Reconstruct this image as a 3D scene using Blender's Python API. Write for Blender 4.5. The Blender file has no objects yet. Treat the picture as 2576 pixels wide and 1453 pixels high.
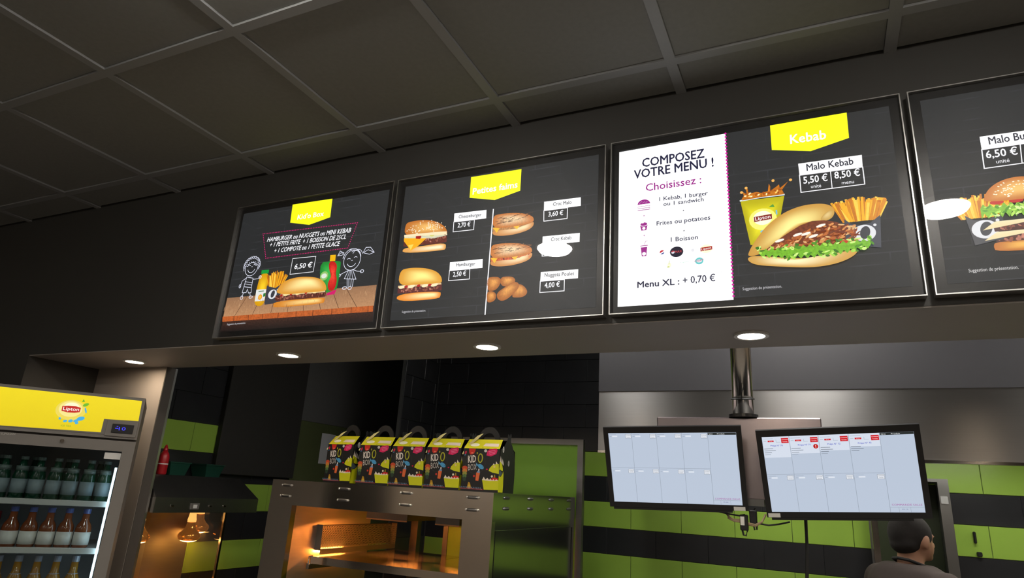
import bpy, bmesh, math, random
from mathutils import Vector, Matrix
random.seed(7)
SC = bpy.context.scene
COL = SC.collection

# ---------------------------------------------------------------- camera
cam_d = bpy.data.cameras.new('camera'); cam = bpy.data.objects.new('camera', cam_d); COL.objects.link(cam)
yaw, pitch, roll = math.radians(-25.7235), math.radians(17.3955), math.radians(3.4886)
_f = Vector((math.sin(yaw)*math.cos(pitch), math.cos(yaw)*math.cos(pitch), math.sin(pitch)))
_r = Vector((math.cos(yaw), -math.sin(yaw), 0)); _u = _r.cross(_f)
_r2 = _r*math.cos(roll) + _u*math.sin(roll); _u2 = _u*math.cos(roll) - _r*math.sin(roll)
_m = Matrix((_r2, _u2, -_f)).transposed().to_4x4(); _m.translation = (2.253, -1.8433, 1.60)
cam.matrix_world = _m
cam_d.sensor_width = 36.0; cam_d.lens = 1624.75/2576*36.0; cam_d.clip_start = 0.05
SC.camera = cam

# ---------------------------------------------------------------- world and exposure
w = bpy.data.worlds.new('world'); SC.world = w; w.use_nodes = True
w.node_tree.nodes['Background'].inputs[0].default_value = (0.02, 0.021, 0.023, 1)
w.node_tree.nodes['Background'].inputs[1].default_value = 0.3
vs = SC.view_settings
vs.view_transform = 'Standard'; vs.look = 'None'; vs.exposure = 0.0; vs.gamma = 1.0; vs.use_curve_mapping = False

# radiance of the lamps, some of them added (each lamp's emission is made in its own builder)
L_SOFFIT, L_ROOM, L_KITCHEN, L_HEAT = 105.0, 158.0, 27.0, 40.0
L_HOOD, L_OVEN = 20.0, 190.0

# ---------------------------------------------------------------- helpers
def s2l(c):
    c /= 255.0
    return c/12.92 if c <= 0.04045 else ((c+0.055)/1.055)**2.4
def rgb(r, g, b, gain=1.0): return (s2l(r)*gain, s2l(g)*gain, s2l(b)*gain)

MATS = {}
def mat(name, col=(.5,.5,.5), rough=.5, metal=0.0, spec=.5, var=.08, scale=30.0, emit=None, bump=0.0, coat=0.0, aniso=0.0, stretch=None):
    if name in MATS: return MATS[name]
    m = bpy.data.materials.new(name); m.use_nodes = True; MATS[name] = m
    nt = m.node_tree; b = nt.nodes['Principled BSDF']
    tc = nt.nodes.new('ShaderNodeTexCoord'); nz = nt.nodes.new('ShaderNodeTexNoise')
    nz.inputs['Scale'].default_value = scale; nz.inputs['Detail'].default_value = 3
    src = tc.outputs['Object']
    if stretch:
        mp = nt.nodes.new('ShaderNodeMapping'); mp.inputs['Scale'].default_value = stretch
        nt.links.new(src, mp.inputs['Vector']); src = mp.outputs['Vector']
    nt.links.new(src, nz.inputs['Vector'])
    mx = nt.nodes.new('ShaderNodeMix'); mx.data_type = 'RGBA'
    mx.inputs['A'].default_value = (*[max(0, c*(1-var)) for c in col], 1)
    mx.inputs['B'].default_value = (*[c*(1+var) for c in col], 1)
    nt.links.new(nz.outputs['Fac'], mx.inputs['Factor'])
    nt.links.new(mx.outputs['Result'], b.inputs['Base Color'])
    b.inputs['Roughness'].default_value = rough; b.inputs['Metallic'].default_value = metal
    b.inputs['Specular IOR Level'].default_value = spec
    b.inputs['Coat Weight'].default_value = coat
    b.inputs['Anisotropic'].default_value = aniso
    if aniso: b.inputs['Anisotropic Rotation'].default_value = .25     # brushed sideways: reflections smear up and down
    if emit:
        b.inputs['Emission Color'].default_value = (*emit[0], 1); b.inputs['Emission Strength'].default_value = emit[1]
    if bump:
        bp = nt.nodes.new('ShaderNodeBump'); bp.inputs['Strength'].default_value = bump; bp.inputs['Distance'].default_value = .002
        nt.links.new(nz.outputs['Fac'], bp.inputs['Height']); nt.links.new(bp.outputs['Normal'], b.inputs['Normal'])
    return m

def mat_glass(name, tint=(1,1,1), gloss=1.0, rough=0.0, dirt=0.0):
    """thin pane: see-through plus a Fresnel mirror reflection, some smeared dirt"""
    if name in MATS: return MATS[name]
    m = bpy.data.materials.new(name); m.use_nodes = True; MATS[name] = m
    nt = m.node_tree; nt.nodes.clear()
    out = nt.nodes.new('ShaderNodeOutputMaterial'); mix = nt.nodes.new('ShaderNodeMixShader')
    tr = nt.nodes.new('ShaderNodeBsdfTransparent'); tr.inputs[0].default_value = (*tint, 1)
    gl = nt.nodes.new('ShaderNodeBsdfGlossy'); gl.inputs['Roughness'].default_value = rough
    fr = nt.nodes.new('ShaderNodeFresnel'); fr.inputs['IOR'].default_value = 1.5
    mu = nt.nodes.new('ShaderNodeMath'); mu.operation = 'MULTIPLY'; mu.inputs[1].default_value = gloss
    ge = nt.nodes.new('ShaderNodeNewGeometry'); sb = nt.nodes.new('ShaderNodeMath'); sb.operation = 'SUBTRACT'; sb.inputs[0].default_value = 1; sb.use_clamp = True
    m3 = nt.nodes.new('ShaderNodeMath'); m3.operation = 'MULTIPLY'
    nt.links.new(ge.outputs['Backfacing'], sb.inputs[1]); nt.links.new(fr.outputs[0], mu.inputs[0])   # one reflection, at the outer face
    nt.links.new(mu.outputs[0], m3.inputs[0]); nt.links.new(sb.outputs[0], m3.inputs[1]); nt.links.new(m3.outputs[0], mix.inputs[0])
    nt.links.new(tr.outputs[0], mix.inputs[1]); nt.links.new(gl.outputs[0], mix.inputs[2])
    last = mix
    if dirt:
        df = nt.nodes.new('ShaderNodeBsdfDiffuse'); df.inputs[0].default_value = (.5, .47, .42, 1)
        tc = nt.nodes.new('ShaderNodeTexCoord'); nz = nt.nodes.new('ShaderNodeTexNoise'); nz.inputs['Scale'].default_value = 5
        rp = nt.nodes.new('ShaderNodeMapRange'); rp.inputs['From Min'].default_value = .45; rp.inputs['From Max'].default_value = .75
        rp.inputs['To Max'].default_value = dirt
        nt.links.new(tc.outputs['Object'], nz.inputs['Vector']); nt.links.new(nz.outputs['Fac'], rp.inputs['Value'])
        m2 = nt.nodes.new('ShaderNodeMixShader'); nt.links.new(rp.outputs[0], m2.inputs[0])
        nt.links.new(mix.outputs[0], m2.inputs[1]); nt.links.new(df.outputs[0], m2.inputs[2]); last = m2
    nt.links.new(last.outputs[0], out.inputs[0])
    return m

def mat_print(name, emissive):
    """flat print: colours come from the printed pieces; emissive for screens and backlit signs, ink otherwise"""
    if name in MATS: return MATS[name]
    m = bpy.data.materials.new(name); m.use_nodes = True; MATS[name] = m
    nt = m.node_tree; b = nt.nodes['Principled BSDF']
    at = nt.nodes.new('ShaderNodeAttribute'); at.attribute_name = 'Col'
    tc = nt.nodes.new('ShaderNodeTexCoord'); nz = nt.nodes.new('ShaderNodeTexNoise')
    nz.inputs['Scale'].default_value = 140; nz.inputs['Detail'].default_value = 4
    nt.links.new(tc.outputs['Object'], nz.inputs['Vector'])
    rg = nt.nodes.new('ShaderNodeMapRange'); rg.inputs['From Min'].default_value = .3; rg.inputs['From Max'].default_value = .7
    rg.inputs['To Min'].default_value = -1; rg.inputs['To Max'].default_value = 1; nt.links.new(nz.outputs['Fac'], rg.inputs['Value'])
    mu = nt.nodes.new('ShaderNodeMath'); mu.operation = 'MULTIPLY_ADD'; mu.inputs[2].default_value = 1
    nt.links.new(rg.outputs[0], mu.inputs[0]); nt.links.new(at.outputs['Alpha'], mu.inputs[1])
    sc = nt.nodes.new('ShaderNodeVectorMath'); sc.operation = 'SCALE'
    nt.links.new(at.outputs['Color'], sc.inputs[0]); nt.links.new(mu.outputs[0], sc.inputs['Scale'])
    if emissive:
        b.inputs['Base Color'].default_value = (.01, .01, .01, 1); b.inputs['Roughness'].default_value = .4
        nt.links.new(sc.outputs[0], b.inputs['Emission Color']); b.inputs['Emission Strength'].default_value = 1.0
    else:
        nt.links.new(sc.outputs[0], b.inputs['Base Color']); b.inputs['Roughness'].default_value = .45
    return m

class MB:
    """collects boxes, prisms, tubes and lathes and links them as one mesh object"""
    def __init__(s): s.v = []; s.f = []
    def add(s, vs, fs):
        o = len(s.v); s.v += [tuple(p) for p in vs]; s.f += [tuple(i+o for i in f) for f in fs]; return s
    def box(s, x0, x1, y0, y1, z0, z1):
        return s.add([(x0,y0,z0),(x1,y0,z0),(x1,y1,z0),(x0,y1,z0),(x0,y0,z1),(x1,y0,z1),(x1,y1,z1),(x0,y1,z1)],
                     [(3,2,1,0),(4,5,6,7),(0,1,5,4),(1,2,6,5),(2,3,7,6),(3,0,4,7)])
    def bbox(s, x0, x1, y0, y1, z0, z1, b=.003):
        """box with chamfered edges"""
        bm = bmesh.new(); bmesh.ops.create_cube(bm, size=1)
        for v in bm.verts: v.co = ((x0+x1)/2+v.co.x*(x1-x0), (y0+y1)/2+v.co.y*(y1-y0), (z0+z1)/2+v.co.z*(z1-z0))
        bmesh.ops.bevel(bm, geom=bm.edges[:], offset=b, segments=1, affect='EDGES')
        bm.verts.index_update()
        s.add([v.co[:] for v in bm.verts], [[v.index for v in f.verts] for f in bm.faces]); bm.free(); return s
    def prism(s, pts, d0, d1, axis='y'):
        """closed outline extruded along an axis; pts are the two other coordinates in x,y,z order"""
        def P(a, b, d): return {'x': (d,a,b), 'y': (a,d,b), 'z': (a,b,d)}[axis]
        n = len(pts); vs = [P(a,b,d0) for a,b in pts] + [P(a,b,d1) for a,b in pts]
        return s.add(vs, [tuple(range(n)), tuple(range(2*n-1, n-1, -1))] + [(i, n+i, n+(i+1)%n, (i+1)%n) for i in range(n)])
    def lathe(s, prof, c=(0,0,0), n=20):
        vs = []; m = len(prof)
        for r, z in prof:
            for k in range(n):
                a = 2*math.pi*k/n; vs.append((c[0]+r*math.cos(a), c[1]+r*math.sin(a), c[2]+z))
        fs = [(j*n+k, j*n+(k+1)%n, (j+1)*n+(k+1)%n, (j+1)*n+k) for j in range(m-1) for k in range(n)]
        fs += [tuple(range(n-1, -1, -1)), tuple((m-1)*n+k for k in range(n))]
        return s.add(vs, fs)
    def tube(s, pts, r, n=8):
        pts = [Vector(p) for p in pts]; rs = r if isinstance(r, (list, tuple)) else [r]*len(pts); vs = []
        for i, p in enumerate(pts):
            t = (pts[min(i+1, len(pts)-1)] - pts[max(i-1, 0)]).normalized()
            a = t.cross(Vector((0,0,1)) if abs(t.z) < .9 else Vector((1,0,0))).normalized(); b = t.cross(a)
            for k in range(n):
                an = 2*math.pi*k/n; vs.append(p + (a*math.cos(an)+b*math.sin(an))*rs[i])
        m = len(pts); fs = [(j*n+k, (j+1)*n+k, (j+1)*n+(k+1)%n, j*n+(k+1)%n) for j in range(m-1) for k in range(n)]
        fs += [tuple(range(n)), tuple((m-1)*n+k for k in range(n-1, -1, -1))]
        return s.add(vs, fs)
    def ring(s, outer, inner, d0, d1, axis='y'):
        """frame between two outlines with the same number of points"""
        def P(a, b, d): return {'x': (d,a,b), 'y': (a,d,b), 'z': (a,b,d)}[axis]
        n = len(outer); vs = [P(*p, d0) for p in outer]+[P(*p, d0) for p in inner]+[P(*p, d1) for p in outer]+[P(*p, d1) for p in inner]
        fs = []
        for i in range(n):
            j = (i+1) % n
            fs += [(i,j,n+j,n+i), (2*n+i,3*n+i,3*n+j,2*n+j), (i,2*n+i,2*n+j,j), (n+i,n+j,3*n+j,3*n+i)]
        return s.add(vs, fs)
    def mesh(s, name, smooth=False):
        me = bpy.data.meshes.new(name); me.from_pydata(s.v, [], s.f)
        bm = bmesh.new(); bm.from_mesh(me); bmesh.ops.recalc_face_normals(bm, faces=bm.faces); bm.to_mesh(me); bm.free()
        if smooth:
            for p in me.polygons: p.use_smooth = True
        return me
    def build(s, name, m, parent=None, smooth=False):
        o = bpy.data.objects.new(name, s.mesh(name, smooth)); COL.objects.link(o)
        if m: o.data.materials.append(m)
        if parent: o.parent = parent
        return o
def rect(x0, x1, z0, z1): return [(x0,z0),(x1,z0),(x1,z1),(x0,z1)]
def tag(o, label=None, cat=None, group=None, kind=None):
    if label: o['label'] = label
    if cat: o['category'] = cat
    if group: o['group'] = group
    if kind: o['kind'] = kind
    return o
def thing(name, label, cat, loc=(0,0,0), rz=0, group=None):
    o = bpy.data.objects.new(name, None); o.empty_display_size = .05; COL.objects.link(o)
    o.location = loc; o.rotation_euler = (0,0,rz); return tag(o, label, cat, group)
def link_mesh(name, me, parent, loc=(0,0,0)):
    o = bpy.data.objects.new(name, me); COL.objects.link(o); o.parent = parent; o.location = loc; return o
def struct(name, mb, m, parent=None):
    o = mb.build(name, m, parent)
    if not parent: o['kind'] = 'structure'
    return o

# ---------------------------------------------------------------- flat print (screens, signs, packaging)
_tc = {}
def text_mesh(s, bold):
    k = (s, bold)
    if k not in _tc:
        cu = bpy.data.curves.new('t', 'FONT'); cu.body = s; cu.resolution_u = 2; 
        ob = bpy.data.objects.new('t', cu); me = bpy.data.meshes.new_from_object(ob)
        vs = [(v.co.x, v.co.y) for v in me.vertices]; fs = [tuple(p.vertices) for p in me.polygons]
        bpy.data.objects.remove(ob); bpy.data.curves.remove(cu); bpy.data.meshes.remove(me)
        _tc[k] = (vs, fs)
    return _tc[k]
CAP = max(y for x, y in text_mesh('H', 0)[0])
class Print:
    """flat coloured pieces stacked in hair-thin layers on a plane facing -y; coordinates in millimetres"""
    def __init__(s, k=1, step=.00002): s.v = []; s.f = []; s.c = []; s.k = k; s.step = step
    def raw(s, pts, faces, cols, noise=0):
        o = len(s.v); y = -s.k*s.step; s.k += 1
        s.v += [(a/1000, y, b/1000) for a, b in pts]
        one = not isinstance(cols[0], (tuple, list))
        for f in faces:
            s.f.append(tuple(i+o for i in f)); s.c.append([(*(cols if one else cols[i]), noise) for i in f])
    def poly(s, pts, col, noise=0, top=None):
        if top is None: s.raw(pts, [tuple(range(len(pts)))], col, noise); return s
        z0 = min(p[1] for p in pts); z1 = max(p[1] for p in pts)
        cs = [tuple(a+(b-a)*(p[1]-z0)/(z1-z0+1e-6) for a, b in zip(col, top)) for p in pts]
        s.raw(pts, [tuple(range(len(pts)))], cs, noise); return s
    def nest(s, pts, c0, c1, n=5, at=(.5,.6), noise=0, to=.0, soft=2):
        """shaded rounded shape: colour runs smoothly from the rim to a highlight"""
        for _ in range(soft):
            q = []
            for (a, b), (c, d) in zip(pts, pts[1:]+pts[:1]): q += [(a*.75+c*.25, b*.75+d*.25), (a*.25+c*.75, b*.25+d*.75)]
            pts = q
        xs = [p[0] for p in pts]; zs = [p[1] for p in pts]; m = len(pts); R = 6
        cx = min(xs)+(max(xs)-min(xs))*at[0]; cz = min(zs)+(max(zs)-min(zs))*at[1]; vs = []; cs = []
        for i in range(R+1):
            t = i/R; sc = 1-.97*t; e = t*t*(3-2*t)
            vs += [(cx+(a-cx)*sc, cz+(b-cz)*sc) for a, b in pts]; cs += [tuple(p+(q-p)*e for p, q in zip(c0, c1))]*m
        s.raw(vs, [(i*m+k, i*m+(k+1)%m, (i+1)*m+(k+1)%m, (i+1)*m+k) for i in range(R) for k in range(m)]+[tuple(R*m+k for k in range(m))], cs, noise); return s
    def ell(s, cx, cz, rx, rz, col, noise=0, rot=0, n=20, a0=0, a1=360):
        cr, sr = math.cos(math.radians(rot)), math.sin(math.radians(rot)); ps = []
        m = n if a1-a0 >= 360 else n+1
        for k in range(m):
            a = math.radians(a0+(a1-a0)*k/n); x, z = rx*math.cos(a), rz*math.sin(a); ps.append((cx+x*cr-z*sr, cz+x*sr+z*cr))
        return s.poly(ps, col, noise)
    def line(s, pts, wd, col, closed=False, noise=0):
        P = [Vector(p) for p in pts]; n = len(P); L = []; R = []
        for i in range(n):
            a = P[i-1] if (i or closed) else P[i]; b = P[(i+1) % n] if (i < n-1 or closed) else P[i]
            d1 = (P[i]-a); d2 = (b-P[i]); d = (d1.normalized() if d1.length else Vector((0,0)))+(d2.normalized() if d2.length else Vector((0,0)))
            if d.length < 1e-6: d = d2 if d2.length else Vector((1,0))
            d.normalize(); nn = Vector((-d.y, d.x)); e = d1 if d1.length else d2
            co = abs(nn.dot(Vector((-e.y, e.x)).normalized())); h = wd/2/max(co, .5)
            L.append(P[i]+nn*h); R.append(P[i]-nn*h)
        m = n if closed else n-1
        s.raw([tuple(p) for p in L+R], [(i, n+i, n+(i+1)%n, (i+1)%n) for i in range(m)], col, noise); return s
    def dots(s, pts, gap, r, col, closed=True, sq=False):
        P = [Vector(p) for p in pts]; n = len(P); vs = []; fs = []
        for i in range(n if closed else n-1):
            a, b = P[i], P[(i+1) % n]; m = max(1, round((b-a).length/gap))
            for k in range(m):
                c = a+(b-a)*(k/m); o = len(vs); q = 4 if sq else 6
                for j in range(q): vs.append((c.x+r*math.cos(2*math.pi*j/q), c.y+r*math.sin(2*math.pi*j/q)))
                fs.append(tuple(range(o, o+q)))
        s.raw(vs, fs, col); return s
    def text(s, t, ab, h, col, bold=.012, shear=0.0):
        """ab: baseline start and end (mm); h: capital height (mm)"""
        (x0, z0), (x1, z1) = ab; vs, fs = text_mesh(t, 0)
        if not vs: return s
        a0 = min(v[0] for v in vs); a1 = max(v[0] for v in vs); W = math.hypot(x1-x0, z1-z0); d = ((x1-x0)/W, (z1-z0)/W)
        sx = W/(a1-a0); sz = h/CAP; ps = []
        g = bold*.5
        for ox, oz in ((0,0),(g,0),(-g,0),(0,g),(0,-g),(g*.7,g*.7),(-g*.7,-g*.7)) if bold else ((0,0),):   # weight: strokes laid over each other
            ps = []
            for a, b in vs:
                q = (a-a0)*sx+b*sz*shear+ox*sz; r = (b+oz)*sz; ps.append((x0+q*d[0]-r*d[1], z0+q*d[1]+r*d[0]))
            s.raw(ps, fs, col)
        return s
    def build(s, name, m, parent, loc=(0,0,0), rot=None):
        me = bpy.data.meshes.new(name); me.from_pydata(s.v, [], s.f)
        ca = me.color_attributes.new('Col', 'FLOAT_COLOR', 'CORNER'); flat = []
        for cs in s.c:
            for c in cs: flat += c
        ca.data.foreach_set('color', flat)
        o = bpy.data.objects.new(name, me); COL.objects.link(o); me.materials.append(m); o.parent = parent; o.location = loc
        if rot: o.rotation_euler = rot
        return o
EMIT = mat_print('screen_print', True); INK = mat_print('ink_print', False)

# ---------------------------------------------------------------- common materials
M_FASCIA = mat('fascia_paint', (.040,.038,.034), .55, var=.06, scale=6)
M_SOFFIT = mat('soffit_paint', (.30,.27,.245), .6, var=.04, scale=4)
M_PILLAR = mat('pillar_laminate', (.34,.30,.265), .45, var=.04, scale=5)
M_TILEC = mat('ceiling_tile_grey', (.20,.20,.19), .9, var=.10, scale=60, bump=.15)
M_RAIL = mat('ceiling_rail_paint', (.245,.25,.255), .55, var=.03)
M_ROOM = mat('room_wall_paint', (.36,.29,.22), .7, var=.08, scale=3)
M_FLOOR = mat('floor_stone', (.24,.22,.20), .4, var=.15, scale=8)
M_GROUT = mat('grout_grey', (.075,.08,.082), .8, var=.1)
M_TBLACK = mat('black_glazed_tile', (.022,.023,.026), .28, var=.3, scale=7)
M_TGREEN = mat('lime_glazed_tile', (.30,.49,.07), .32, var=.06, scale=7)
M_STEEL = mat('brushed_steel', (.66,.62,.57), .15, 1.0, var=.05, scale=12, stretch=(1,1,40), aniso=.75)
M_STEELH = mat('hood_steel', (.42,.41,.40), .37, 1.0, var=.05, scale=6, stretch=(.6,1,30), aniso=.8)
M_STEELD = mat('dark_steel', (.24,.235,.23), .38, 1.0, var=.08, scale=12)
M_ALU = mat('aluminium_edge', (.75,.74,.72), .3, 1.0, var=.03)
M_BLACKP = mat('black_plastic', (.012,.012,.013), .35, var=.2)
M_BLACKM = mat('black_matt', (.008,.008,.008), .8, var=.2)
M_GREYP = mat('grey_plastic', (.15,.14,.13), .45, var=.05)
M_WHITEP = mat('white_plastic', (.7,.7,.68), .45, var=.03)
M_CABLE = mat('black_cable_rubber', (.01,.01,.01), .5, var=.2)

# ---------------------------------------------------------------- the setting
CZ = 2.886; SZ = 2.111
struct('floor', MB().box(-2.8, 5.6, -6.0, 3.4, -.1, 0), M_FLOOR)
ceil = struct('ceiling', MB().box(-2.9, 5.7, -6.1, 3.5, CZ+.02, CZ+.12), M_BLACKM)
GX = [1.925+.6*k for k in range(-8, 7)]; GY = [-.137-.6*k for k in range(0, 10)]
for x in GX: MB().box(x-.016, x+.016, GY[-1]-.6, .035, CZ, CZ+.022).build('ceiling_rail', M_RAIL, ceil)
for y in GY:
    for a, b in zip(GX[:-1], GX[1:]): MB().box(a+.016, b-.016, y-.016, y+.016, CZ, CZ+.022).build('ceiling_rail', M_RAIL, ceil)
tile_me = MB().box(-.283, .283, -.283, .283, 0, .012).mesh('ceiling_tile'); tile_me.materials.append(M_TILEC)
edge_me = MB().box(-.283, .283, -.078, .078, 0, .012).mesh('ceiling_tile'); edge_me.materials.append(M_TILEC)
for a, b in zip(GX[:-1], GX[1:]):
    link_mesh('ceiling_tile', edge_me, ceil, ((a+b)/2, (-.137+.035)/2, CZ+.008))
    for y in GY[:-1]: link_mesh('ceiling_tile', tile_me, ceil, ((a+b)/2, y-.3, CZ+.008))
MB().box(-2.8, 5.6, .43, 3.4, CZ, CZ+.02).build('kitchen_ceiling_board', mat('kitchen_ceiling_paint', (.14,.13,.12), .7), ceil)
struct('wall_bulkhead', MB().box(-1.32, 5.6, .035, .43, SZ+.004, CZ+.02), M_FASCIA)
struct('wall_front', MB().box(-2.8, -1.32, .035, .46, 0, CZ+.02), M_FASCIA)
struct('trim_1', MB().box(-1.32, 5.6, .037, .43, SZ, SZ+.004), M_SOFFIT)
pil = struct('wall_pillar', MB().box(-1.32, -.775, .40, .46, 0, SZ), M_PILLAR)
struct('pillar_side_strip', MB().box(-.775, -.772, .402, .452, 0, SZ), mat('pillar_side_dark', (.09,.078,.068), .5))  # thin strip, makes the pillar's side face darker than its front
struct('trim_2', MB().box(-.775, -.771, .452, .464, 0, SZ), M_ALU)
struct('wall_left', MB().box(-2.9, -2.8, -6.0, 3.4, 0, CZ+.02), M_ROOM)
struct('wall_right', MB().box(5.6, 5.7, -6.0, 3.4, 0, CZ+.02), M_ROOM)
struct('wall_behind', MB().box(-2.9, 5.7, -6.1, -6.0, 0, CZ+.02), M_ROOM)
M_DARKPANE = mat('added_dark_pane', (.006,.007,.009), .08, var=.2)     # unseen dark panes added on rear and left walls, mirrored in the steel
for k, (x0, x1) in enumerate(((-.45,1.6),(2.82,5.5))):
    wn = struct('window_%d' % (k+1), MB().box(x0, x1, -6.0, -5.985, .4, 2.7), M_DARKPANE)
    MB().ring(rect(x0-.04, x1+.04, .36, 2.74), rect(x0, x1, .4, 2.7), -6.0, -5.97).build('window_frame', M_STEELD, wn)
wn = struct('window_3', MB().box(-2.8, -2.785, -4.2, -.3, .4, 2.7), M_DARKPANE)
MB().ring(rect(-4.24, -.26, .36, 2.74), rect(-4.2, -.3, .4, 2.7), -2.8, -2.77, 'x').build('window_frame', M_STEELD, wn)

def tiled(parent, axis, at, face, span, z0, rows, tw, th, phase, green, skip=None, d=.006):
    """glazed tiles as pieces; axis: direction of the courses; at: plane; face: +1/-1 outward sign on the other axis"""
    cache = {}; j = .0022
    for r in range(rows):
        za = z0+r*th; ph = phase[r % 2]; k0 = math.floor((span[0]-ph)/tw)
        a = ph+k0*tw
        while a < span[1]-.004:
            b = a+tw; c0, c1 = max(a, span[0]), min(b, span[1])
            if c1-c0 > .012 and not (skip and skip(c0, c1, za, za+th)):
                g = r in green; key = (round(c1-c0, 4), g)
                if key not in cache:
                    hw = (c1-c0)/2-j/2; hh = th/2-j/2; e = .0015; mb = MB()
                    vs = []
                    for (q, p, y) in ((hw,hh,0),(hw,hh,d-e),(hw-e,hh-e,d)):
                        for sx, sz in ((-1,-1),(1,-1),(1,1),(-1,1)):
                            vs.append((sx*q, y*face, sz*p) if axis == 'x' else (y*face, sx*q, sz*p))
                    fs = [(4*l+i, 4*l+(i+1)%4, 4*l+4+(i+1)%4, 4*l+4+i) for l in (0,1) for i in range(4)]+[(8,9,10,11)]
                    me = mb.add(vs, fs).mesh('tile'); me.materials.append(M_TGREEN if g else M_TBLACK); cache[key] = me
                c = (c0+c1)/2
                link_mesh('tile', cache[key], parent, (c, at, za+th/2) if axis == 'x' else (at, c, za+th/2))
            a = b
# kitchen back wall: 30 x 15 cm tiles in running bond, lime courses between black ones
wb = struct('wall_back', MB().box(-.30, 5.6, 2.241, 2.35, 0, CZ), M_GROUT)
tiled(wb, 'x', 2.241, -1, (-.264, 4.35), .975, 11, .30, .15, (.13, .28), {1, 3, 5}, skip=lambda a, b, z0, z1: z0 > 1.99 and a > 1.55)
# wall stub beside the passage
ws = struct('wall_partition', MB().box(-.30, -.276, 1.81, 2.241, 0, CZ), M_GROUT)
tiled(ws, 'y', -.276, 1, (1.812, 2.234), .975, 11, .30, .15, (1.90, 2.05), set())
# left kitchen wall
wk = struct('wall_kitchen_left', MB().box(-1.12, -1.006, .46, 3.4, 0, CZ), M_GROUT)
tiled(wk, 'y', -1.006, 1, (.462, 1.64), 1.876-.1625*6, 10, .325, .1625, (.66, .8225), {1, 3, 5}, skip=lambda a, b, z0, z1: a > 1.0 and z0 > 1.6)
MB().box(-1.006, -.998, 1.64, 3.3, 1.99, CZ).build('painted_panel', mat('grey_wall_panel', (.12,.122,.12), .5), wk)
MB().box(-1.006, -.998, 1.64, 3.3, 0, 1.988).build('painted_panel', mat('olive_wall_panel', (.085,.105,.04), .5), wk)
struct('wall_passage_end', MB().box(-1.12, -.28, 3.3, 3.4, 0, CZ), M_ROOM)

# ---------------------------------------------------------------- menu screens on the bulkhead
def mat_backdrop():
    """screen picture of a charcoal painted brick wall"""
    m = bpy.data.materials.new('brick_backdrop_glow'); m.use_nodes = True; nt = m.node_tree; b = nt.nodes['Principled BSDF']
    tc = nt.nodes.new('ShaderNodeTexCoord'); mp = nt.nodes.new('ShaderNodeMapping'); mp.inputs['Rotation'].default_value = (math.radians(-90), 0, 0)
    br = nt.nodes.new('ShaderNodeTexBrick'); br.inputs['Scale'].default_value = 4.2
    br.inputs['Color1'].default_value = (*rgb(45,47,49), 1); br.inputs['Color2'].default_value = (*rgb(41,43,45), 1)
    br.inputs['Mortar'].default_value = (*rgb(60,62,66), 1); br.inputs['Mortar Size'].default_value = .008
    br.inputs['Brick Width'].default_value = .8; br.inputs['Row Height'].default_value = .135
    nz = nt.nodes.new('ShaderNodeTexNoise'); nz.inputs['Scale'].default_value = 9
    rr = nt.nodes.new('ShaderNodeMapRange'); rr.inputs['From Min'].default_value = .45; rr.inputs['From Max'].default_value = .62
    mx = nt.nodes.new('ShaderNodeMix'); mx.data_type = 'RGBA'; mx.inputs['A'].default_value = (*rgb(44,46,48), 1)
    L = nt.links.new
    L(tc.outputs['Object'], mp.inputs['Vector']); L(mp.outputs[0], br.inputs['Vector']); L(tc.outputs['Object'], nz.inputs['Vector'])
    L(nz.outputs['Fac'], rr.inputs['Value']); L(rr.outputs[0], mx.inputs['Factor']); L(br.outputs['Color'], mx.inputs['B'])
    L(mx.outputs['Result'], b.inputs['Emission Color']); b.inputs['Emission Strength'].default_value = .85
    b.inputs['Base Color'].default_value = (.01,.01,.01,1); b.inputs['Roughness'].default_value = .5
    return m
M_BACKDROP = mat_backdrop(); M_SGLASS = mat_glass('screen_glass', gloss=1.0, rough=.008, dirt=.010)
SW, SH, PITCH, Z0 = .8314, .5917, .84867, 2.1329
WHITE = rgb(255,255,255,1.3); TXT = rgb(250,250,255,1.15); YEL = rgb(246,250,22,1.15); NAVY = rgb(18,20,60); MAG = rgb(160,20,140); PINK = rgb(225,25,120,1.1)
def menu_screen(i, label):
    t = thing('menu_screen', label, 'menu screen', (i*PITCH, .0125, Z0), group='menu screens in a row on the bulkhead')
    MB().box(.003, SW-.003, 0, .0215, .003, SH-.003).build('panel', M_BLACKP, t)
    MB().ring(rect(0, SW, 0, SH), rect(.003, SW-.003, .003, SH-.003), -.0125, .022).build('edge_trim', M_ALU, t)
    d = MB().box(.030, SW-.028, -.0006, 0, .030, SH-.028).build('display', M_BACKDROP, t)
    MB().box(.003, SW-.003, -.0118, -.0110, .003, SH-.003).build('glass', M_SGLASS, t)
    return t, d
def pic(d, name, p): return p.build(name, EMIT, d, (0, -.0006, 0))
def banner(d, pts, title, ab, h):
    p = Print(2); p.poly(pts, YEL); p.text(title, ab, h, rgb(255,255,250,1.6), .03); pic(d, 'title_banner', p)
def txt(d, *a):
    p = Print(6); p.text(*a); pic(d, 'lettering', p)
def tagbox(d, name, top, price, ab, h, box, pab, ph):
    """white name plate over an outlined price box"""
    p = Print(2); p.line(box, 2.6, TXT, True); p.poly(top, WHITE); p.text(name, ab, h*1.15, rgb(40,42,60), .03); p.text(price, pab, ph, TXT, .03); pic(d, 'price_tag', p)
def sesame(p, n, cx, cz, rx, rz):
    for k in range(n):
        a = random.uniform(.12, .88)*math.pi; r = random.uniform(.35, .97)
        p.ell(cx+rx*r*math.cos(a), cz+rz*r*math.sin(a), 2.6, 1.5, rgb(255,244,215,1.1), 0, random.uniform(-60,60), 6)
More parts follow.
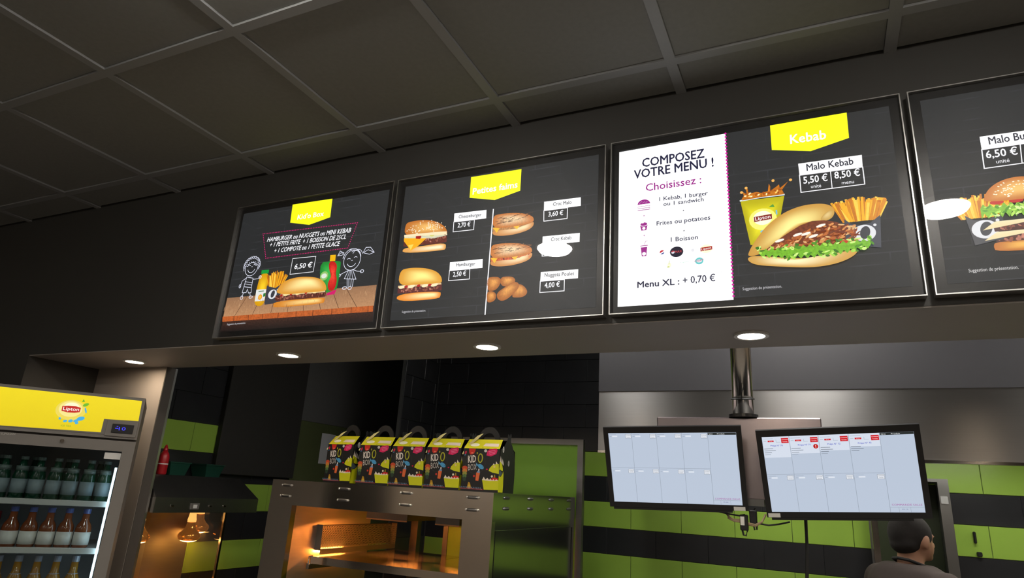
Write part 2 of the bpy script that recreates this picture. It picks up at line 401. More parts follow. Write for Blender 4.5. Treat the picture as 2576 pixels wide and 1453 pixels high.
def meat(p, pts, n, cols, size=5):
    xs = [q[0] for q in pts]; zs = [q[1] for q in pts]
    for k in range(n):
        x = random.uniform(min(xs)+size, max(xs)-size*.5); z = random.uniform(min(zs)+size*.7, max(zs)-size*.7)
        p.ell(x, z, random.uniform(.5,1.4)*size, random.uniform(.3,.8)*size, random.choice(cols), .25, random.uniform(0,180), 7)
PATTY = [rgb(120,58,42), rgb(80,36,28), rgb(150,84,66), rgb(190,120,100), rgb(96,50,48)]
def fries(p, cx, cz, w, h, n, lean=.6):
    """a fan of chips standing in a carton: cx, cz is the carton mouth"""
    for k in range(n):
        x = cx+random.uniform(-.36,.36)*w; f = (x-cx)/w; l = h*random.uniform(.62,1.0)*(1-.5*abs(f))
        c = random.choice([rgb(248,178,32,1.1), rgb(226,142,16), rgb(255,205,75,1.15), rgb(208,120,14)])
        p.line([(x, cz-.25*h), (x+f*lean*w*random.uniform(.5,1.5), cz+l)], random.uniform(3.6,5.4)*w/90, c, False, .06)
def carton_mark(p, cx, cz, r, sk=0):
    p.ell(cx, cz, r*1.15, r, rgb(235,236,240), n=24); p.ell(cx+r*.08, cz+r*.04, r*.50, r*.78, rgb(58,60,68), 0, -14, 20); p.ell(cx+r*1.12, cz+r*.85, r*.17, r*.17, rgb(235,236,240), n=8)

# --- screen with the children's menu
t, d = menu_screen(0, 'menu screen with a burger on a wooden table and chalk drawn children')
banner(d, [(308,569),(521,565.5),(524.1,482.5),(418.3,462.3),(311.8,485.6)], "Kid'o Box", [(348.5,494.9),(487.3,493.5)], 21)
p = Print(2); p.dots([(168.1,452.1),(667.7,440),(637.2,337.2),(209.7,337.1)], 8.6, 2.3, PINK)
p.text('HAMBURGER ou NUGGETS ou MINI KEBAB', [(198.7,412.4),(639,403.1)], 19, TXT, .02, .2)
p.text('+ 1 PETITE FRITE  + 1 BOISSON DE 25CL', [(218.7,386.9),(620.2,377.6)], 19, TXT, .02, .2)
p.text('+ 1 COMPOTE ou 1 PETITE GLACE', [(249.6,357.4),(591.4,351.3)], 19, TXT, .02, .2)
pic(d, 'lettering', p); txt(d, 'Suggestion de présentation.', [(58.6,56.6),(163.8,57.3)], 7.5, rgb(200,200,205), .01)
p = Print(2); p.line([(360.1,320.8),(481.4,318.3),(480,253),(359.2,252.8)], 2.2, TXT, True); p.text('6,50 €', [(377.2,273.7),(466.6,273.6)], 21, TXT, .03, .1); pic(d, 'price_tag', p)
p = Print(2); p.poly([(31.5,71.9),(799.8,68.1),(802.5,29.7),(23.1,29.1)], rgb(26,18,18), .5, rgb(64,40,32))
p.poly([(29,176.5),(799.2,172.3),(798.4,91),(27.6,93.9)], rgb(196,146,104), .10, rgb(158,116,84))
for a, b in ((300,420),(470,560),(640,690),(790,815),(930,930),(1075,1055),(1225,1175),(1370,1290)):
    q = [(29,176.5),(799.2,172.3),(798.4,91),(27.6,93.9)]; u = (a-190)/1313; v = (b-228)/1304
    p.line([(q[3][0]+(q[2][0]-q[3][0])*u, q[3][1]+(q[2][1]-q[3][1])*u), (q[0][0]+(q[1][0]-q[0][0])*v, q[0][1]+(q[1][1]-q[0][1])*v)], 2.2, rgb(92,58,40))
for k in range(150):      # grain of the boards
    q = [(29,176.5),(799.2,172.3),(798.4,91),(27.6,93.9)]; u = random.random(); v = random.random()*.8; w_ = v+random.uniform(.06,.2)
    A = lambda t, u=u: ((q[3][0]+(q[2][0]-q[3][0])*u)*(1-t)+(q[0][0]+(q[1][0]-q[0][0])*u)*t, (q[3][1]+(q[2][1]-q[3][1])*u)*(1-t)+(q[0][1]+(q[1][1]-q[0][1])*u)*t)
    p.line([A(v), A(min(w_, 1))], random.uniform(.7,1.8), random.choice([rgb(206,160,118), rgb(168,122,86), rgb(146,104,74), rgb(214,172,130)]))
p.poly([(27.6,93.9),(798.4,91),(799.8,68.1),(31.5,71.9)], rgb(196,98,44), .25)
for u in (.085,.19,.29,.40,.52,.63,.75,.87,.97):
    q = [(27.6,93.9),(798.4,91),(799.8,68.1),(31.5,71.9)]
    p.line([(q[0][0]+(q[1][0]-q[0][0])*u, q[0][1]+(q[1][1]-q[0][1])*u), (q[3][0]+(q[2][0]-q[3][0])*u, q[3][1]+(q[2][1]-q[3][1])*u)], 2.5, rgb(96,46,24))
pic(d, 'table_picture', p)
p = Print(16); p.nest([(203,269.8),(240.1,268.4),(248.9,240.7),(247.3,201.3),(248,125.6),(188.1,132),(190.1,210.8),(194.8,250.4)], rgb(224,160,6), rgb(255,214,40,1.1), 4, (.55,.5)); p.poly([(199.4,285.2),(241,283.9),(240.3,267.4),(200,269)], rgb(20,160,60))
p.poly([(189.3,200.9),(244.7,199.1),(244.8,150.1),(192,149.9)], rgb(238,240,236)); p.poly([(233.1,181.8),(245.4,182.8),(245.6,168.1),(233.4,167)], rgb(40,130,60))
x, z = [(217.7,166.7)][0]; p.ell(x, z, 11, 12, rgb(250,160,20)); p.ell(x, z, 7, 8, rgb(255,200,70)); p.line([(203.5,191.9),(232.5,192.1)], 3, rgb(40,110,50)); pic(d, 'juice_picture', p)
p = Print(17); x, z = [(292.2,214.9)][0]; fries(p, x, z, 92, 62, 60); p.poly([(245.7,213.8),(261.5,207.6),(295.5,199.9),(324.8,214.6),(337.5,220.9),(333.3,134.2),(249.1,131.8)], rgb(62,64,74)); x, z = [(284.7,173.9)][0]; carton_mark(p, x, z, 20); pic(d, 'fries_picture', p)
p = Print(64); p.nest([(513.9,288.8),(555.3,288.6),(609.6,286.1),(616,275),(615.1,174.4),(605.5,150.7),(566.9,148.1),(518,227.1)], rgb(28,140,50), rgb(60,190,80), 3, (.4,.7), 0, 0, 1)
p.poly([(568,157.3),(613.2,170),(605.6,149.8),(566.9,148.1)], rgb(220,20,110)); p.poly([(556.2,315.5),(583.8,314),(584.9,288.5),(558,289.3)], rgb(250,190,10))
p.nest([(556.6,288),(581,288),(600,267.1),(596.2,234.4),(608.9,209.8),(603.1,163.8),(572,166.2),(563,199.7),(578.8,221.8),(557.4,261.6)], rgb(200,16,20), rgb(245,70,50,1.1), 3, (.5,.6), .15)
x, z = [(540.4,229.9)][0]; p.ell(x, z, 20, 19, rgb(150,205,110)); p.ell(x, z, 14, 10, rgb(232,240,226)); pic(d, 'fruit_pouch_picture', p)
p = Print(80); p.nest([(300,141.4),(560.3,143.9),(562.6,125.3),(554.3,115.7),(307.3,114.5),(298.9,124.6)], rgb(226,136,28), rgb(255,222,140,1.15), 4, (.8,.6))
p.poly([(302.9,166.8),(560.5,167.1),(567.6,144.3),(525.6,141.8),(313.1,142.8),(302.2,150.9)], rgb(96,46,36), .3); meat(p, [(302.7,167.7),(559.9,164.4),(563.3,146),(312.6,145.3)], 70, PATTY, 6)
p.poly([(331.4,170.4),(557.5,168.3),(560.4,161.6),(326.8,163.5)], rgb(230,205,150)); 
for x, z in [(359.6,165.9),(422.2,166),(509.5,166.4)]: p.ell(x, z, 13, 5.5, rgb(250,226,160,1.1), 0, 8)
for x, z in [(335.6,165.3),(386.6,165.8),(463.2,166.2)]: p.ell(x, z, 7, 4, rgb(190,24,24), 0, 8)
p.nest([(305.5,177.2),(309.1,194),(327.4,216.9),(360.8,231.1),(407.9,235.8),(455.7,233.5),(503.8,226),(534.8,213.8),(555.3,195.6),(565,173.8),(558.1,165),(451.4,167.1),(356.6,166.1)], rgb(232,160,52), rgb(255,236,160,1.2), 6, (.62,.66)); pic(d, 'burger_picture', p)
CH = rgb(235,238,255,1.1)
p = Print(20)   # chalk boy
p.ell(*[(137.5,306.3)][0], 42, 44, rgb(40,42,44), n=24)
def ring_(p, cx, cz, rx, rz, a0=0, a1=360, wd=2.2, n=24, col=CH):
    ps = [(cx+rx*math.cos(math.radians(a0+(a1-a0)*k/n)), cz+rz*math.sin(math.radians(a0+(a1-a0)*k/n))) for k in range(n+(0 if a1-a0 >= 360 else 1))]
    p.line(ps, wd, col, a1-a0 >= 360)
x, z = [(138.1,303.7)][0]; ring_(p, x, z, 36, 38, 170, 370)
for k in range(11):
    a = math.radians(0+180*k/10); ring_(p, x+38*math.cos(a), z+6+34*math.sin(a), 9.5, 9.5, math.degrees(a)-110, math.degrees(a)+110, 2.0, 8)
for k in range(7):
    a = math.radians(15+150*k/6); ring_(p, x+26*math.cos(a), z+8+20*math.sin(a), 8, 7, 200, 350, 1.8, 6)
ring_(p, x-38, z-4, 6, 9, 90, 270, 2, 8); ring_(p, x+38, z-2, 6, 9, -90, 90, 2, 8)
ring_(p, x-14, z+5, 8, 6, 20, 160, 2, 8); ring_(p, x+18, z+7, 8, 6, 20, 160, 2, 8); ring_(p, x+1, z-2, 21, 22, 200, 340, 2.2, 14); ring_(p, x+2, z+1, 3, 2, 0, 180, 1.6, 5)
p.line([(120.9,261.9),(115.1,219.4),(159,212.3),(158.7,253.5),(120.9,261.9)], 2.2, CH); p.line([(116,242),(159.1,233.4)], 1.8, CH); p.line([(115.9,231.9),(160.2,223.2)], 1.8, CH)
p.line([(114.2,217.9),(111.9,193),(134.7,192.7),(137.6,207.5),(148.5,189.2),(163,190.6),(159,212.3)], 2.2, CH)
p.line([(118.8,257),(98.6,246),(94.4,223.6),(92.3,218.7)], 2.2, CH); p.line([(159.9,248.4),(188.9,248.4),(199.5,257.5)], 2.2, CH); p.line([(120.1,191.3),(113.3,174.3)], 2.2, CH); p.line([(156.8,189.5),(162.1,173.3)], 2.2, CH)
x, z = [(114,171.8)][0]; ring_(p, x, z, 7, 8, n=10); x, z = [(165.3,170.5)][0]; ring_(p, x, z, 10, 5, n=10); x, z = [(91.7,223.8)][0]; ring_(p, x, z, 5, 8, n=10); x, z = [(198.1,255.1)][0]; ring_(p, x, z, 7, 6, n=10)
pic(d, 'chalk_boy_drawing', p)
p = Print(20)   # chalk girl
x, z = [(667.1,284.1)][0]; ring_(p, x, z, 40, 42, 0, 360, 2.2, 28); ring_(p, x-3, z+2, 44, 46, 10, 170, 2, 20); ring_(p, x-14, z+8, 30, 36, 60, 175, 1.8, 10); ring_(p, x+22, z+10, 26, 32, 20, 150, 1.8, 10); ring_(p, x+10, z+8, 34, 30, 40, 120, 1.8, 10)
p.line([(623.8,317),(602.3,328),(593.3,308.3),(611.2,308.8),(623.5,312.3)], 2, CH); p.line([(716,309.7),(726.4,329.8),(748.2,328.3),(768.8,305.5),(747.3,299.4),(717.9,308.1)], 2, CH); p.line([(717.7,309.5),(738.9,319),(764.9,306.9)], 1.8, CH); p.line([(622.9,316.2),(607.6,319.7),(596.9,310.3)], 1.8, CH)
ring_(p, x-16, z+2, 8, 6, 20, 160, 2, 8); ring_(p, x+16, z+6, 8, 6, 20, 160, 2, 8); ring_(p, x, z-5, 22, 22, 205, 335, 2.2, 14); ring_(p, x, z-3, 3, 2, 0, 180, 1.6, 5)
p.line([(658.2,245.1),(642.3,209.3),(699,203),(675.8,244.9)], 2.2, CH); 
p.line([(664,243.2),(656.2,208.1)], 1.5, CH); p.line([(666.8,242.9),(669.1,206.5)], 1.5, CH); p.line([(670.7,242.5),(684.1,204.7)], 1.5, CH)
p.line([(658.6,242.7),(632.6,233.4),(614.5,225.7)], 2.2, CH); p.line([(675.8,244.9),(698.1,235.4),(720.1,232.4)], 2.2, CH); p.line([(656.5,206.6),(661.8,175.3)], 2.2, CH); p.line([(664.8,205.9),(670,174.6)], 2, CH); p.line([(677.1,203.9),(678.3,174)], 2, CH); p.line([(687.1,203.1),(686.6,173.3)], 2.2, CH)
x, z = [(649.8,171.7)][0]; ring_(p, x, z, 11, 5, n=10); x, z = [(674.7,169.7)][0]; ring_(p, x, z, 9, 6, n=10); x, z = [(614.6,225.2)][0]; ring_(p, x, z, 7, 6, n=10); x, z = [(722.7,233.1)][0]; ring_(p, x, z, 8, 6, n=10)
pic(d, 'chalk_girl_drawing', p)

# --- screen with the small snacks
t, d = menu_screen(1, 'menu screen with sesame cheeseburger, grilled sandwiches and nuggets around a thin line')
banner(d, [(316.5,558.5),(519.2,557.2),(519.2,472.9),(421,451),(317.4,475)], 'Petites faims', [(329.3,486.3),(507.2,487.4)], 24)
p = Print(2); p.line([(418.4,416.8),(415.8,28)], 4, TXT); pic(d, 'dividing_line', p); txt(d, 'Suggestion de présentation.', [(77.9,55.8),(178.5,55.3)], 8, rgb(200,200,205), .01)
tagbox(d, 'Cheeseburger', [(259.3,420.6),(390.8,417.1),(392.4,384),(260.4,386.9)], '2,70 €', [(278.9,398.9),(371.6,395.3)], 11, [(260.4,386.9),(345,385.1),(345.2,346.7),(261,348.3)], [(278,363.1),(329.6,361.7)], 17)
tagbox(d, 'Hamburger', [(259.7,231.4),(390.8,231.1),(392.4,198.1),(260.8,199.8)], '2,50 €', [(287.2,213),(362.7,210.6)], 11, [(260.8,199.8),(343,198.9),(344.3,161.7),(260.8,162.6)], [(277,175.8),(329.5,176)], 17)
tagbox(d, 'Croc Malo', [(612.2,416.8),(743.9,414.5),(744.8,383.4),(612.8,383.5)], '3,60 €', [(645.2,397),(711.3,395.3)], 11, [(612.8,383.5),(697.8,382.9),(697.8,343.8),(614.2,344.7)], [(630.2,359.4),(682.9,358.6)], 17)
tagbox(d, 'Croc Kebab', [(612.6,289.1),(743.9,286.6),(743.9,255.3),(613.2,256.1)], '3,80 €', [(643.6,269.1),(715.1,267.8)], 11, [(613.2,256.1),(697.7,256),(698.3,215.5),(614.1,218.7)], [(633.7,229.6),(684.5,228.9)], 17)
tagbox(d, 'Nuggets Poulet', [(612.1,162.7),(742.2,160.7),(742.2,130.5),(611.8,130.9)], '4,00 €', [(626,145.1),(728.6,141.4)], 11, [(611.8,130.9),(695.9,130),(696.4,91.5),(611.9,92.2)], [(627.8,107.1),(680.6,106.9)], 17)
p = Print(2)    # cheeseburger
p.nest([(49.4,308.1),(119.8,306.7),(233.7,310.8),(237.7,287.6),(228.7,280.5),(51.1,286.1)], rgb(240,170,80), rgb(255,240,200,1.2), 4, (.85,.5))
p.poly([(49.9,339.5),(236.6,336),(237.4,311.9),(198,309.8),(52.1,314.1)], rgb(104,44,34), .3); meat(p, [(52.3,339.3),(235.2,333.6),(235.2,312.2),(55.1,318)], 55, PATTY, 6)
p.poly([(50.1,347.4),(155.5,340.3),(119.3,310.8),(87.1,293.7),(70.2,313.7),(51.7,335.1)], rgb(255,176,20,1.1), .03); p.poly([(72.8,316),(96.7,318.6),(86.8,296.3)], rgb(255,214,90,1.15))
p.poly([(49.5,360.7),(235.1,349.9),(238,338.3),(184.5,331.8),(52.5,347.2)], rgb(236,232,190), .05); p.poly([(102.7,353.3),(137.1,352.4),(121.9,336.5),(103.2,339.7)], rgb(170,16,20)); p.poly([(210.6,347.8),(237,347.7),(230.8,339.2)], rgb(170,24,30)); p.ell(*[(174,351.1)][0], 13, 11, rgb(224,220,120)); p.line([(126.5,346.4),(173,334.7),(219.9,337.9)], 5, rgb(220,216,190))
p.nest([(49.5,405.9),(72.2,412.1),(112.8,412.7),(159.3,406.7),(194.4,394.3),(224.4,373.4),(237.8,351.2),(236,341.1),(171.7,346.2),(50.6,352.6)], rgb(206,120,42), rgb(250,196,110,1.1), 6, (.6,.5)); p.poly([(50.7,360.6),(181.8,356.4),(234.8,353),(236,341.1),(171.7,346.2),(50.6,352.1)], rgb(250,232,190,1.1))
x, z = [(143.1,349.6)][0]; sesame(p, 90, x, z, 100, 60); pic(d, 'cheeseburger_picture', p)
p = Print(2)    # hamburger
p.nest([(47.7,129.5),(231.3,127.7),(234.8,110.5),(226.5,97.7),(49.4,99.5)], rgb(250,150,40), rgb(255,236,170,1.25), 4, (.8,.6))
p.poly([(48.6,157),(233.9,154.2),(235.9,129.7),(218,126.3),(48.5,131.4)], rgb(96,42,44), .3); meat(p, [(50.9,156.8),(232.3,153.3),(233.8,129.9),(54.1,133)], 70, PATTY, 6); p.poly([(49.2,160.4),(232,156.8),(233.7,150.3),(49.2,152.4)], rgb(236,200,150))
for x, z in [(67.8,153.9),(107.6,153.2),(166.1,151.9),(204.5,151.2)]: p.ell(x, z, 15, 6, rgb(252,236,190,1.1), 0, 8)
for x, z in [(84.8,154.6),(138.3,153.7),(185.2,152.8)]: p.ell(x, z, 8, 4.5, rgb(190,30,34), 0, 8)
p.nest([(49.3,220.3),(90,225.7),(135.6,222.4),(175.5,214.6),(210,200.5),(229.4,181.5),(235.5,163.8),(231.1,155.4),(137.7,158.2),(49.4,159.4)], rgb(236,166,54), rgb(255,238,140,1.2), 6, (.55,.5)); pic(d, 'hamburger_picture', p)
def croc(name, base, fill):
    p = Print(2); f = lambda *n: [(a, b+base) for a, b in n]
    B = [(421.9,316.5),(421.9,336.3),(577.7,353.3),(577.9,331.6),(555.4,317.5),(506.9,308.8),(457,308.9)]; T = [(418.4,389.1),(445.8,393.9),(491.6,391.7),(536.9,384.6),(569.5,370.4),(577.5,358.2),(575.7,346.3),(539.5,340.3),(480.1,337.9),(421.6,341.3)]
    p.nest(f(*B), rgb(214,140,66), rgb(252,226,176,1.1), 4, (.75,.6)); 
    M_ = f(*[(421.2,345.3),(573,351.5),(572.3,345.8),(510.5,330.3),(422.8,331.2)]); p.poly(M_, rgb(206,84,40) if fill else rgb(190,130,70), .4)
    if fill: meat(p, M_, 36, [rgb(170,60,30), rgb(120,34,22), rgb(220,120,60), rgb(240,180,120)], 5)
    for q in ([(421.9,343.7),(449.6,341.7),(438.2,323.4)], [(499.9,340.4),(527.1,341.8),(515.6,327.2)]): p.poly(f(*q), rgb(255,190,40,1.1))
    p.nest(f(*T), rgb(204,116,34), rgb(246,216,170,1.05), 5, (.5,.55), .12, .5)
    for k in range(34):
        u = random.uniform(.05,.93); v = random.uniform(.12,.8); a = T[0][0]+(T[5][0]-T[0][0])*u; zz = T[9][1]+8+(T[2][1]-T[9][1]-10)*v*(1-.3*u)+12*u
        p.line(f((a, zz), (a+random.uniform(8,20), zz+random.uniform(0,4))), 1.6, random.choice([rgb(120,70,34), rgb(150,100,60), rgb(90,56,32)]))
    pic(d, name, p)
croc('toasted_sandwich_picture', 0, False); croc('kebab_sandwich_picture', -112.5, True)
p = Print(2)    # nuggets
NG = [([(412.9,158.2),(432.6,162.1),(460.2,158.8),(468.6,144),(458.1,119.3),(439.1,110.1),(417.4,113.2)], 0), ([(465.2,157.4),(492.1,158.8),(514.3,154),(523.4,139.4),(509,124.4),(480,122.2),(464.4,135)], 0), ([(525.6,127.7),(544.8,126.1),(562.3,111),(568.9,94.6),(554.6,81.2),(526.2,80.6),(509.1,85.5)], 1), ([(415.7,110.1),(439,111),(453.7,98.8),(451.3,78.3),(434.7,70.2),(418.6,72.7)], 0), ([(454.4,103.4),(484.9,121.8),(512.9,137.9),(532.4,134),(537.2,117.5),(520.3,98.3),(495.2,77.4),(473.7,72.1),(456.9,82.4)], 0)]
for q, k in NG: p.nest(q, rgb(176,98,30), rgb(236,162,76,1.05), 5, (.5,.65), .14)
pic(d, 'nuggets_picture', p)

# --- screen with the menu builder and the kebab
t, d = menu_screen(2, 'menu screen with a bright white list panel beside a kebab sandwich and yellow cup')
p = Print(2); p.poly([(25.4,559.3),(362.4,562.8),(363.8,24.8),(24.7,26.4)], rgb(255,255,255,1.35)); p.dots([(362.4,562.8),(363.8,24.8)], 11.5, 4.2, rgb(225,20,170), False, True); pic(d, 'white_list_panel', p)
txt(d, 'COMPOSEZ', [(102.3,491.1),(296.8,491.7)], 30, NAVY, .035); txt(d, 'VOTRE MENU !', [(75.6,453.4),(323.4,456.4)], 30, NAVY, .035); txt(d, 'Choisissez :', [(113.5,403.4),(285.3,405.4)], 25, MAG, .02)
txt(d, '1 Kebab, 1 burger', [(156,363.5),(303,362.6)], 13, rgb(50,52,80), .03); txt(d, 'ou 1 sandwich', [(168.6,344.4),(290.4,344)], 13, rgb(50,52,80), .03); txt(d, 'Frites ou potatoes', [(146.8,281.2),(307.6,280.9)], 14, rgb(44,46,76), .03); txt(d, '1 Boisson', [(189.9,222.2),(270.1,221.8)], 14, rgb(44,46,76), .03)
for (x, z), c in zip([(229.6,320.7),(229.4,253.8),(107.2,319.7),(107.4,252.6)], (NAVY, NAVY, MAG, MAG)):
    p = Print(6); p.line([(x-2.6,z),(x+2.6,z)], 1.4, c); p.line([(x,z-2.6),(x,z+2.6)], 1.4, c); pic(d, 'plus_sign', p)
p = Print(6); txt(d, 'Menu XL :', [(86.4,82.9),(212.3,83.4)], 19, NAVY, .05); txt(d, '+ 0,70 €', [(223.1,84.6),(315.8,85.3)], 21, NAVY, .02); p.dots([(69,112.9),(333.5,111.8),(334.1,67.1),(69.1,66.7)], 7, .7, rgb(150,150,160)); pic(d, 'dotted_frame', p)
p = Print(5)    # pictograms
x, z = [(106.8,359.7)][0]; p.ell(x, z, 20, 16, MAG, 0, 0, 16, 0, 180); p.line([(x-20,z-9),(x-8,z-6),(x,z-9),(x+9,z-6),(x+20,z-9)], 1.2, MAG); p.line([(x-20,z-14),(x+20,z-14)], 1.5, MAG); p.line([(x-20,z-20),(x+20,z-20)], 2, MAG)
for k in range(9): p.ell(x-13+k*3.3, z+4+(k%3)*2.5, .9, .7, WHITE, n=6)
pic(d, 'burger_pictogram', p); p = Print(5); x, z = [(106.6,281.7)][0]; p.poly([(x-12,z+6),(x-6,z+2),(x+6,z+2),(x+12,z+6),(x+8,z-12),(x-8,z-12)], MAG); p.ell(x, z+9, 11, 6, MAG, n=10); p.ell(x, z-5, 5, 5, WHITE, n=10); p.ell(x-3, z+15, 3, 3, WHITE, n=8)
pic(d, 'fries_pictogram', p); p = Print(5); x, z = [(106.9,199.5)][0]; p.poly([(x-10,z+14),(x+10,z+14),(x+7,z-16),(x-7,z-16)], MAG); p.line([(x-12,z+19),(x+12,z+19)], 2.2, MAG); p.line([(x+1,z+22),(x+5,z+33),(x+11,z+34)], 1.2, MAG); p.ell(x, z-8, 6, 6, WHITE, n=10)
pic(d, 'cup_pictogram', p)
p = Print(5)    # drink emblems
x, z = [(162.2,190.5)][0]; p.ell(x, z, 7.5, 7, rgb(235,236,245,1.4)); p.ell(x, z+1, 7, 6, rgb(200,30,50), 0, 20, 10, 10, 190); p.ell(x+1, z-2, 6, 4.5, rgb(50,70,150), 0, 20, 10, 190, 360)
x, z = [(206.2,187.6)][0]; p.ell(x, z, 20, 17, rgb(12,12,40), n=24); p.ell(x-11, z, 5, 5, rgb(230,230,240)); p.ell(x-11, z+1, 5, 4, rgb(190,40,60), 0, 15, 8, 0, 180); p.text('MAX', [(x-4,z-3.5),(x+16,z-2.5)], 7, rgb(200,60,70), .03)
x, z = [(254.1,187.7)][0]; p.ell(x, z, 5, 5, rgb(222,222,226,1.2)); x, z = [(293.6,188.2)][0]; p.ell(x, z, 17, 14, rgb(255,250,190,1.5)); p.poly([(x-17,z-7),(x+17,z-4),(x+17,z+7),(x-17,z+5)], rgb(180,50,40)); p.text('Lipton', [(x-14,z-4),(x+14,z-1.5)], 7, rgb(255,245,245), .02)
x, z = [(183.9,147.2)][0]; p.ell(x, z, 6, 8, rgb(240,240,200,1.3)); p.line([(x-1,z+2),(x+1,z+14)], 1.4, rgb(190,200,110)); p.ell(x-3, z-6, 4, 2, rgb(200,210,110)); x, z = [(228.5,151.6)][0]; p.text('Tropicana', [(x-13,z-2),(x+13,z)], 3.5, rgb(120,190,160), .01)
x, z = [(272.2,151.6)][0]; p.ell(x, z, 12, 11, rgb(110,210,210)); p.ell(x, z, 8, 5, rgb(240,240,245)); p.text('Oasis', [(x-13,z-4),(x+13,z+2)], 7, rgb(190,90,130), .01); pic(d, 'drink_emblems', p)
banner(d, [(491.5,565.1),(697.8,565.5),(696.8,482.8),(595.7,458.8),(491.7,481.6)], 'Kebab', [(543.8,492.8),(638.6,491.3)], 29)
p = Print(2); p.poly([(559.8,424.2),(723.4,423.8),(722.1,386),(560.8,386.7)], WHITE); p.line([(560.8,386.7),(722.1,386),(722.4,333.3),(561,332.3)], 2.6, TXT, True); p.line([(641.4,385.7),(641.3,333.1)], 2.2, TXT)
p.text('Malo Kebab', [(581,397.8),(700.6,398.2)], 21, rgb(40,42,58), .03); p.text('5,50 €', [(569.9,358.5),(631.9,358)], 21, TXT, .03); p.text('8,50 €', [(650.4,361.1),(713.6,361)], 21, TXT, .03); p.text('unité', [(587.9,341.4),(614.1,340.6)], 10.5, TXT, .0); p.text('menu', [(666.5,340.8),(696.9,340.1)], 10.5, TXT, .0); pic(d, 'price_tag', p)
p = Print(2); p.text('Suggestion de présentation.', [(389.5,51.2),(493.2,51.3)], 8.5, rgb(215,215,220), .0); pic(d, 'lettering', p)
p = Print(2)    # yellow cup
p.nest([(395.9,328),(516.3,327.6),(502.4,264.4),(481.7,183.6),(417.4,186.2)], rgb(196,184,10), rgb(250,240,40,1.15), 5, (.45,.5), 0, 0, 0); x, z = [(457.6,330.1)][0]; p.line([(394.2,329.2),(453.7,333.1),(517.8,332.2)], 5, rgb(225,235,235)); 
p.poly([(399.5,333.3),(406.3,345),(402.7,357.8),(414.9,348.6),(411.8,371.2),(418.6,362.8),(419.1,349),(442.2,351.8),(454.4,346.6),(473.1,349.5),(477.3,373.2),(480.8,362.9),(479.1,348.6),(494,358.4),(504.6,366.4),(505.9,354.1),(529.2,372.2),(511.6,348.4),(516.7,333.3),(453.7,333.1),(401.4,330.1)], rgb(206,118,20), .35)
for k in range(22): a = random.uniform([(406.1,340.1)][0][0], [(509,339.2)][0][0]); zz = [(454.1,340.3)][0][1]+random.uniform(-4,12); p.ell(a, zz, 4, 2.2, random.choice([rgb(250,200,110,1.2), rgb(255,236,180,1.2), rgb(170,80,10)]), 0, random.uniform(0,90), 7)
for x, z in [(413.8,368.4),(489.2,381),(536.2,375.8),(400.5,355.7)]: p.ell(x, z, 4.5, 4.5, rgb(240,180,90,1.1), n=8)
x, z = [(454.8,262.2)][0]; p.ell(x, z, 38, 34, rgb(250,244,120,1.1)); p.ell(x, z+4, 26, 22, rgb(255,252,215,1.2)); p.poly([(x-24,z-6),(x+25,z-2),(x+25,z+14),(x-24,z+10)], rgb(140,34,30)); p.text('Lipton', [(x-20,z-2),(x+21,z+1.5)], 10.5, rgb(255,250,250,1.2), .02)
p.poly([(x+18,z+36),(x+30,z+44),(x+34,z+34)], rgb(90,160,60)); p.line([(x+38,z+10),(x+38,z+24)], 4, rgb(120,200,240)); p.ell(x-2, z-38, 7, 4, rgb(130,205,235)); pic(d, 'cup_picture', p)
p = Print(2); x, z = [(703.6,239.9)][0]; fries(p, x, z, 118, 60, 95); p.poly([(663,235),(678.2,219.6),(699.2,211.6),(724.7,216.3),(750.5,236.7),(743.3,142.2),(721.7,147.1),(662.4,163.3)], rgb(66,70,82)); x, z = [(707.9,188.6)][0]; carton_mark(p, x, z, 24); pic(d, 'fries_picture', p)
p = Print(64)   # kebab sandwich
p.nest([(406.6,148),(414.7,172.6),(434.5,202.8),(460.7,237),(490.2,261.3),(523.3,280.3),(563.3,291.1),(601.9,291.2),(626.1,285.4),(640.2,273.3),(641.9,257.2),(634,242.4),(618.4,235.4),(590.5,241.3),(551.3,230.3),(502.4,199.5),(477.4,179.5),(456.4,158.9)], rgb(214,158,66), rgb(255,240,150,1.2), 6, (.55,.62))
p.nest([(601.8,239.8),(618.4,235.4),(634,242.4),(641.7,259.5),(634.3,269.6),(614.6,258.6)], rgb(210,165,80), rgb(240,210,140), 3)
ME = [(456.7,165.7),(486,190),(518.8,211.3),(551.3,230.3),(582.7,240),(613,238.3),(642.3,230),(670.3,213),(690.3,192.9),(692.3,175.1),(673.1,162),(599.5,161.4),(523.1,156.3)]; p.poly(ME, rgb(120,56,28), .35)
for k in range(260):
    u = random.random(); zz0 = [(523.4,160.8)][0][1]; xx = ME[0][0]+14+(ME[8][0]-ME[0][0]-10)*u; top = ME[0][1]+(ME[6][1]-ME[0][1])*min(1, .12+1.6*u)*(1 if u < .7 else 1-.7*(u-.7))
    p.ell(xx, zz0+6+(top-zz0-12)*random.random(), random.uniform(4,11), random.uniform(1.6,3.6), random.choice([rgb(196,108,48), rgb(158,74,32), rgb(226,150,84), rgb(120,50,26), rgb(240,190,130), rgb(176,92,44)]), .2, random.uniform(-30,60), 8)
for x, z in [(495.8,188.9),(543.5,201.5),(564.6,201.3),(583,192.3),(604.1,221.3)]: p.ell(x, z, 13, 4, rgb(252,244,232,1.1), 0, 15, 10)
p.poly([(647.6,169.3),(690.3,172.3),(690.7,165.3),(649.4,160.3)], rgb(206,58,34))
p.nest([(406.5,145.7),(427.8,150.5),(483,140.2),(544.3,129.5),(604.4,127.9),(652.9,138.1),(687.6,143.1),(684.7,130.4),(661.9,115.5),(624.6,104.1),(572.5,100.4),(500.7,109.4),(434.3,120.2),(412.7,131.4)], rgb(220,166,74), rgb(255,242,190,1.2), 5, (.4,.5))
LT = []; n = 34
